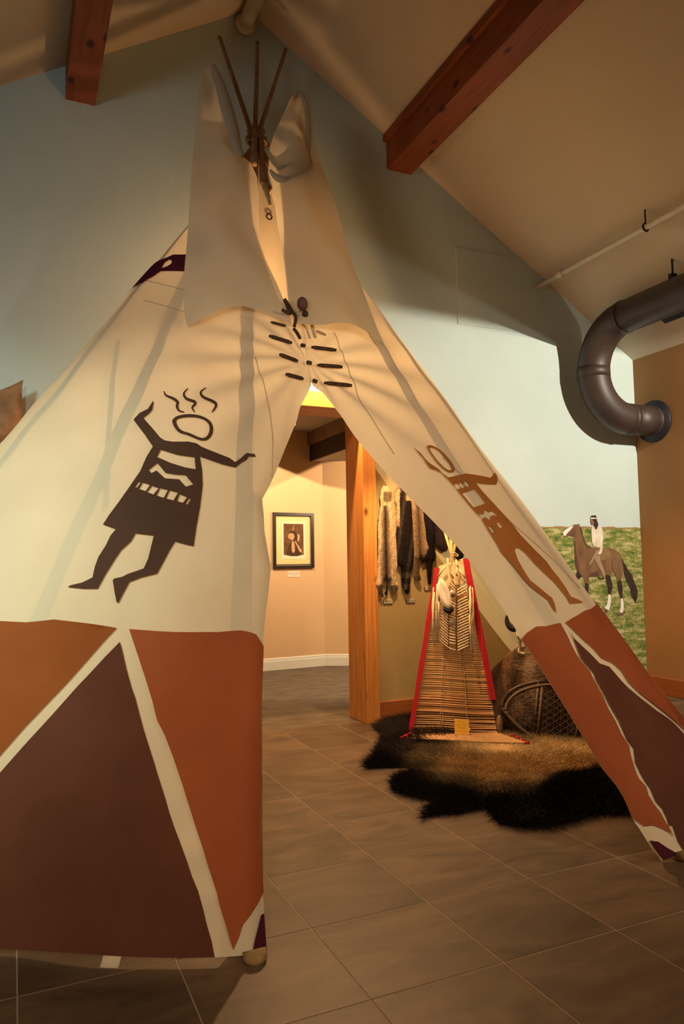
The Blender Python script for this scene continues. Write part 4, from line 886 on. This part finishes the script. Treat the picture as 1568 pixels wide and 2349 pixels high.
# skull with black horn on top of the robe
sk = thing('bison_skull', 'pale bison skull with a curved black horn resting on the fur robe', 'skull', rc+Vector((0,0,.62)))
SA = rc+Vector((0,0,.6))-vdir*.27
ks = crop(1140, 1390, 120/1568); sq = lambda x, y, o=0: onp(*ks([(x, y)])[0], SA, -vdir)-vdir*o
M_SKULL = plain('skull_bone', (.62,.47,.30), (.74,.60,.42), .6, 14, .4, 60); M_HORN = plain('black_horn', (.014,.009,.010), (.04,.028,.024), .35, 20, .3, 60)
hp_ = smooth_line([sq(335,205), sq(285,330), sq(290,460), sq(360,600), sq(470,670), sq(560,640)], 5)
MB().tube(hp_, [.002+.030*(i/(len(hp_)-1))**.8*(1 if i < len(hp_)*.8 else .95) for i in range(len(hp_))], 14).build('horn', M_HORN, sk, True)
cr_ = MB(); cr_.tube(smooth_line([sq(540,560), sq(640,640), sq(760,760), sq(900,800), sq(1150,900), sq(1350,1100)], 4), [.012,.02,.025,.03,.036,.042,.05,.06,.065,.07,.072,.074,.076,.076,.074,.072,.07,.066,.06,.055,.04], 14); cr_.build('cranium', M_SKULL, sk, True)
for pts, r in ((((700,800),(690,950),(680,1150),(660,1300),(660,1390)),(.012,.011,.011,.010,.010)), (((650,1385),(720,1410),(800,1425),(870,1400),(930,1410),(1000,1400),(1060,1330),(1040,1290)),(.010,.011,.012,.013,.014,.014,.012,.006)), (((800,1420),(850,1350),(890,1270),(930,1150)),(.010,.011,.010,.006)), (((560,760),(600,800),(660,820),(710,830)),(.010,.012,.014,.014)), (((640,1240),(625,1200),(650,1150)),(.008,.009,.008)), (((915,1400),(925,1300),(940,1200)),(.011,.010,.007))):
    P = smooth_line([sq(*p) for p in pts], 4); rr = [interp([(i*4, r[i]) for i in range(len(r))], j) for j in range(len(P))]; MB().tube(P, rr, 10).build('jaw_bone', M_SKULL, sk, True)
# ------------------------------------------------------------------ framed photograph in the far room
def fw_(px, py, off=0): return onp(px, py, fa, wn)+wn*off
fc4 = [fw_(624,1175), fw_(716.5,1177), fw_(716.5,1303), fw_(626,1304)]
x0 = (fc4[0]-fa).dot(wdir); x1 = (fc4[1]-fa).dot(wdir); z0, z1 = 1.194, 1.860
pic = thing('framed_photograph', 'sepia portrait photograph with cream mat in a black frame on the tan wall', 'picture', fa+wdir*(x0+x1)/2+Vector((0,0,z0)))
def rect(nm, a, b, c, d, o0, o1, m): return MB().obox(fa+wdir*a+wn*o0+Vector((0,0,c)), wdir*(b-a), wn*(o1-o0), (0,0,d-c)).build(nm, m, pic)
M_FRAME = plain('black_frame', (.014,.009,.008), (.025,.016,.013), .3, 12, spec=.6); M_MAT = plain('cream_mat', (.74,.56,.27), (.78,.6,.3), .9, 6); M_PAPER = plain('print_paper', (.80,.68,.48), None, .9)
fwid = .036
tr_ = MB()
for a, b, c, d in ((x0,x0+fwid,z0,z1),(x1-fwid,x1,z0,z1)): rect('frame_rail', a, b, c, d, .002, .03, M_FRAME)
rect('frame_rail', x0+fwid, x1-fwid, z1-fwid, z1, .002, .03, M_FRAME); rect('frame_rail', x0+fwid, x1-fwid, z0, z0+fwid*.7, .002, .03, M_FRAME)
b_ = MB(); b_.prism([fa+wdir*(x0+fwid)+wn*.03+Vector((0,0,z0+fwid*.7)), fa+wdir*(x0+fwid)+wn*.006+Vector((0,0,z0+fwid*1.35)), fa+wdir*(x0+fwid)+wn*.006+Vector((0,0,z0+fwid*.7))], wdir*(x1-x0-2*fwid)); tag(b_.build('frame_lip', plain('frame_lip', (.10,.085,.06), None, .15, spec=.8), pic), 'shiny lower lip of the frame')
rect('mat_board', x0+fwid, x1-fwid, z0+fwid*.7, z1-fwid, .003, .006, M_MAT)
W_ = x1-x0; H_ = z1-z0
rect('print_paper', x0+W_*.215, x0+W_*.805, z0+H_*.165, z0+H_*.84, .006, .0075, M_PAPER)
M_SEP = plain('sepia_ground', (.10,.042,.018), (.19,.09,.04), .9, 14); M_SEPL = plain('sepia_light', (.42,.24,.11), (.6,.38,.2), .9, 60); M_SEPD = plain('sepia_dark', (.05,.022,.012), (.09,.04,.02), .9, 30)
rect('print', x0+W_*.265, x0+W_*.755, z0+H_*.235, z0+H_*.80, .0075, .0085, M_SEP)
kf = crop(610, 1160, 130/1568)
def pshape(pts, m, off, nm): vv, ff = cdt(kf(sm2(pts)), [], 4); o = mesh(nm, [fw_(x, y, off) for x, y in vv], ff, m, pic); clean(o)
pshape([(560,1370),(600,1150),(650,1040),(740,960),(860,1000),(900,1130),(960,1370)], M_SEPD, .0095, 'print_figure'); pshape([(690,760),(760,780),(770,880),(720,950),(670,930),(610,900),(600,820),(640,770)], M_SEPL, .0105, 'print_face')
pshape([(610,760),(680,700),(780,720),(850,800),(850,950),(780,930),(770,800),(690,760)], M_SEPD, .0115, 'print_hair'); pshape([(720,690),(740,600),(770,540),(760,620),(735,690)], M_SEPL, .0105, 'print_feather')
pshape([(790,970),(840,1030),(930,1180),(985,1260),(960,1300),(900,1250),(840,1110),(790,1030)], M_SEPL, .0115, 'print_arm'); pshape([(700,1000),(760,1000),(790,1200),(760,1300),(700,1250)], M_SEPL, .0105, 'print_scarf'); pshape([(850,790),(920,830),(900,960),(850,980)], M_SEPL, .0105, 'print_wrap')
ca_, cb_ = fw_(659,1311), fw_(687,1324); cap = MB().obox(fw_(659,1324), wdir*(cb_-ca_).dot(wdir), wn*.004, (0,0,ca_.z-cb_.z)).build('caption_card', plain('card_white', (.78,.66,.52), None, .9)); tag(cap, 'small white caption card below the framed photograph', 'card')
cc = (fw_(659,1324)+fw_(687,1311))/2+wn*.005; M_RINK = plain('caption_ink', (.35,.10,.03), None, .9)
lettering('Summer Prayer', .022, frame_m(cc+Vector((0,0,.012)), wdir, (0,0,1)), M_RINK, cap); lettering('c. 1907', .017, frame_m(cc+Vector((0,0,-.015)), wdir, (0,0,1)), M_RINK, cap)
# ------------------------------------------------------------------ painted prairie on the blue wall
def grass_mat():
    m, N, L, out_ = nodes('painted_grass'); b = N('BsdfPrincipled'); L(b.outputs[0], out_.inputs[0]); b.inputs['Roughness'].default_value = .85; b.inputs['Specular IOR Level'].default_value = .2
    n1 = N('TexNoise'); n1.inputs['Scale'].default_value = 7; n1.inputs['Detail'].default_value = 6; n1.inputs['Roughness'].default_value = .65; L(coords(N, L, (1,1,3.6)), n1.inputs[0])
    n2 = N('TexNoise'); n2.inputs['Scale'].default_value = 45; n2.inputs['Detail'].default_value = 3; L(coords(N, L, (1.6,1,.8)), n2.inputs[0])
    ad = N('Math', operation='MULTIPLY_ADD'); L(n2.outputs[0], ad.inputs[0]); ad.inputs[1].default_value = .35; L(n1.outputs[0], ad.inputs[2])
    r = ramp(N, [(.50, (.045,.10,.018)), (.60, (.13,.17,.035)), (.70, (.27,.25,.075)), (.80, (.47,.42,.20))]); L(ad.outputs[0], r.inputs[0]); L(r.outputs[0], b.inputs['Base Color']); return m
mu = thing('mural', 'painted green prairie with a rider on a brown horse on the blue wall', 'mural', (4.6, D, .155))
def wall_poly(nm, pts, m, off, par=mu, step=.08):
    vv, ff = cdt([(p.x, p.z) for p in [at(x, y, 1, D) for x, y in pts]], [], step); o = mesh(nm, [(x, D-off, z) for x, z in vv], ff, m, par); clean(o)
    if o.data.polygons[0].normal.y > 0: o.data.flip_normals()
    return o
hz = 1.5175; pts = [(3.98,.155),(XR-.001,.155),(XR-.001,hz)]+[(x, hz+.004+.007*abs(math.sin(x*9.0))*(math.sin(x*23) > -.2)) for x in np.linspace(XR-.05, 4.0, 60)]+[(3.98,hz)]
vv, ff = cdt(pts, [], .2); o = mesh('prairie', [(x, D-.002, z) for x, z in vv], ff, grass_mat(), mu); clean(o)
if o.data.polygons[0].normal.y > 0: o.data.flip_normals()
rz_ = [(x, hz-.006) for x in np.linspace(3.98, XR-.002, 50)]+[(x, hz+.005+.008*abs(math.sin(x*9.0))*(math.sin(x*23) > -.2)) for x in np.linspace(XR-.002, 3.98, 70)]
vv, ff = cdt(rz_, [], .3); o = mesh('far_hills', [(x, D-.003, z) for x, z in vv], ff, plain('painted_hills', (.30,.17,.06), (.36,.21,.08), .85, 20), mu); clean(o)
if o.data.polygons[0].normal.y > 0: o.data.flip_normals()
kh = crop(1270, 1160, 220/1568)
PH = plain('painted_horse', (.13,.060,.026), (.23,.12,.058), .85, 9, scale=(1,1,.5)); PD = plain('painted_dark', (.028,.013,.012), (.05,.025,.02), .85, 20); PW = plain('painted_white', (.74,.68,.60), (.80,.75,.68), .85, 20); PDK = plain('painted_shade', (.075,.034,.018), (.12,.06,.032), .85, 16); PSH = plain('painted_shirt', (.56,.44,.30), (.78,.70,.56), .85, 26, scale=(1.6,1,.5)); PSK = plain('painted_skin', (.24,.12,.06), None, .85); PL = plain('painted_leggings', (.30,.20,.12), (.36,.25,.16), .85, 20); PB = plain('painted_saddle', (.23,.13,.05), (.27,.16,.06), .85, 12)
HS = [('horse_body', PH, [(320,310),(415,300),(412,330),(455,390),(470,480),(500,580),(540,650),(590,670),(700,690),(850,690),(960,700),(1040,750),(1090,830),(1120,920),(1130,1020),(1115,1120),(1090,1215),(1050,1245),(1030,1240),(1000,1150),(965,1085),(910,1140),(830,1130),(720,1160),(570,1165),(555,1275),(500,1272),(480,1190),(455,1155),(385,1222),(345,1178),(370,1070),(340,980),(330,850),(325,700),(320,560),(335,510),(250,495),(205,515),(180,520),(150,495),(140,440),(180,390),(260,350)], .0045),
 ('horse_mane', PDK, [(412,330),(455,390),(470,480),(500,580),(540,650),(590,672),(575,705),(515,670),(478,600),(448,500),(425,400)], .0052), ('horse_chest', PDK, [(322,560),(328,700),(332,850),(342,980),(375,1075),(420,1120),(400,980),(372,850),(352,700),(345,600)], .0052), ('horse_belly', PDK, [(570,1163),(720,1158),(735,1100),(700,1060),(640,1090),(580,1110)], .0052), ('horse_flank', PDK, [(960,1080),(935,1010),(940,900),(955,900),(952,1010),(985,1090),(1005,1160)], .0052), ('horse_cheek', PDK, [(250,495),(330,512),(345,430),(330,380),(300,440)], .0052),
 ('horse_tail', PD, [(1090,830),(1130,920),(1200,1040),(1270,1140),(1310,1260),(1360,1380),(1355,1500),(1325,1590),(1290,1530),(1255,1460),(1240,1360),(1180,1240),(1140,1120),(1125,1000)], .0055),
 ('horse_blaze', PW, [(140,440),(175,395),(260,350),(320,330),(260,400),(210,450),(180,495),(150,490)], .0055),
 ('horse_leg', PD, [(500,1270),(556,1270),(560,1360),(557,1450),(505,1385)], .0055), ('horse_leg', PD, [(830,1130),(910,1140),(945,1270),(950,1340),(915,1456),(880,1448),(870,1330),(845,1250)], .0055), ('horse_leg', PD, [(1030,1240),(1090,1212),(1112,1330),(1110,1516),(1083,1516),(1050,1420),(1035,1320)], .0055), ('horse_leg', PD, [(370,1075),(455,1150),(385,1222),(345,1178)], .0055),
 ('horse_sock', PW, [(880,1448),(915,1456),(925,1560),(905,1660),(890,1712),(815,1675),(855,1620),(870,1540)], .0065), ('horse_sock', PW, [(1083,1516),(1112,1516),(1130,1600),(1130,1690),(1115,1750),(1060,1745),(1080,1650)], .0065),
 ('horse_hoof', PH, [(820,1690),(885,1712),(860,1755),(815,1750)], .0065), ('horse_hoof', PH, [(1040,1748),(1130,1748),(1125,1790),(1035,1795)], .0065),
 ('saddle_cloth', PB, [(740,720),(850,695),(920,760),(930,840),(770,900),(740,820)], .0055),
 ('rider_leggings', PL, [(680,800),(740,810),(760,920),(800,1020),(830,1120),(830,1200),(800,1160),(760,1060),(700,950),(655,870)], .0065), ('rider_foot', PD, [(712,1150),(730,1195),(770,1213),(805,1195),(800,1170),(765,1195),(735,1170)], .0065),
 ('rider_shirt', PSH, [(600,380),(640,340),(720,340),(770,360),(795,430),(800,530),(780,620),(790,680),(770,770),(740,800),(700,790),(720,720),(680,660),(640,660),(610,600),(605,500)], .0075), ('rider_hand', PSK, [(690,680),(740,680),(740,720),(700,790),(680,800),(690,730)], .0085),
 ('rider_face', PSK, [(592,220),(640,225),(650,300),(622,322),(602,300),(590,260)], .0075), ('rider_hair', PD, [(590,200),(600,165),(670,155),(685,190),(690,240),(715,310),(690,380),(665,390),(645,330),(640,250),(600,222)], .0085), ('rider_headband', PW, [(590,195),(682,200),(682,215),(592,218)], .0095),
 ('rifle', PL, [(700,715),(675,735),(555,965),(572,975),(710,760)], .0095)]
for nm, m, pts, off in HS: wall_poly(nm, kh(pts), m, off)
# ------------------------------------------------------------------ hide at the far left behind the teepee
hd = [(53,872),(50,892),(49,930),(48,965),(46,985),(30,1005),(5,1030),(-80,1085),(-160,1080),(-170,950),(-90,915),(-40,905),(0,896),(26,886)]
hp2 = [at(x, y, 1, 4.98) for x, y in hd]; vv, ff = cdt([(p.x, p.z) for p in hp2], [], .03); o2 = [(p.x, p.z) for p in hp2]
hv = [(x, 4.98-.03*math.sin(min(1, edge_d(x, z, o2)/.06)*1.57)-.035*math.sin((x*.7-z)*14)*min(1, edge_d(x, z, o2)/.08), z) for x, z in vv]
o = mesh('wall_hide', hv, ff, plain('brown_suede_hide', (.20,.092,.042), (.31,.165,.085), .9, 12, .4, 160), None, True); clean(o); tag(o, 'brown suede hide with a pointed corner hanging left of the teepee', 'hide')
sol = o.modifiers.new('thickness', 'SOLIDIFY'); sol.thickness = .006
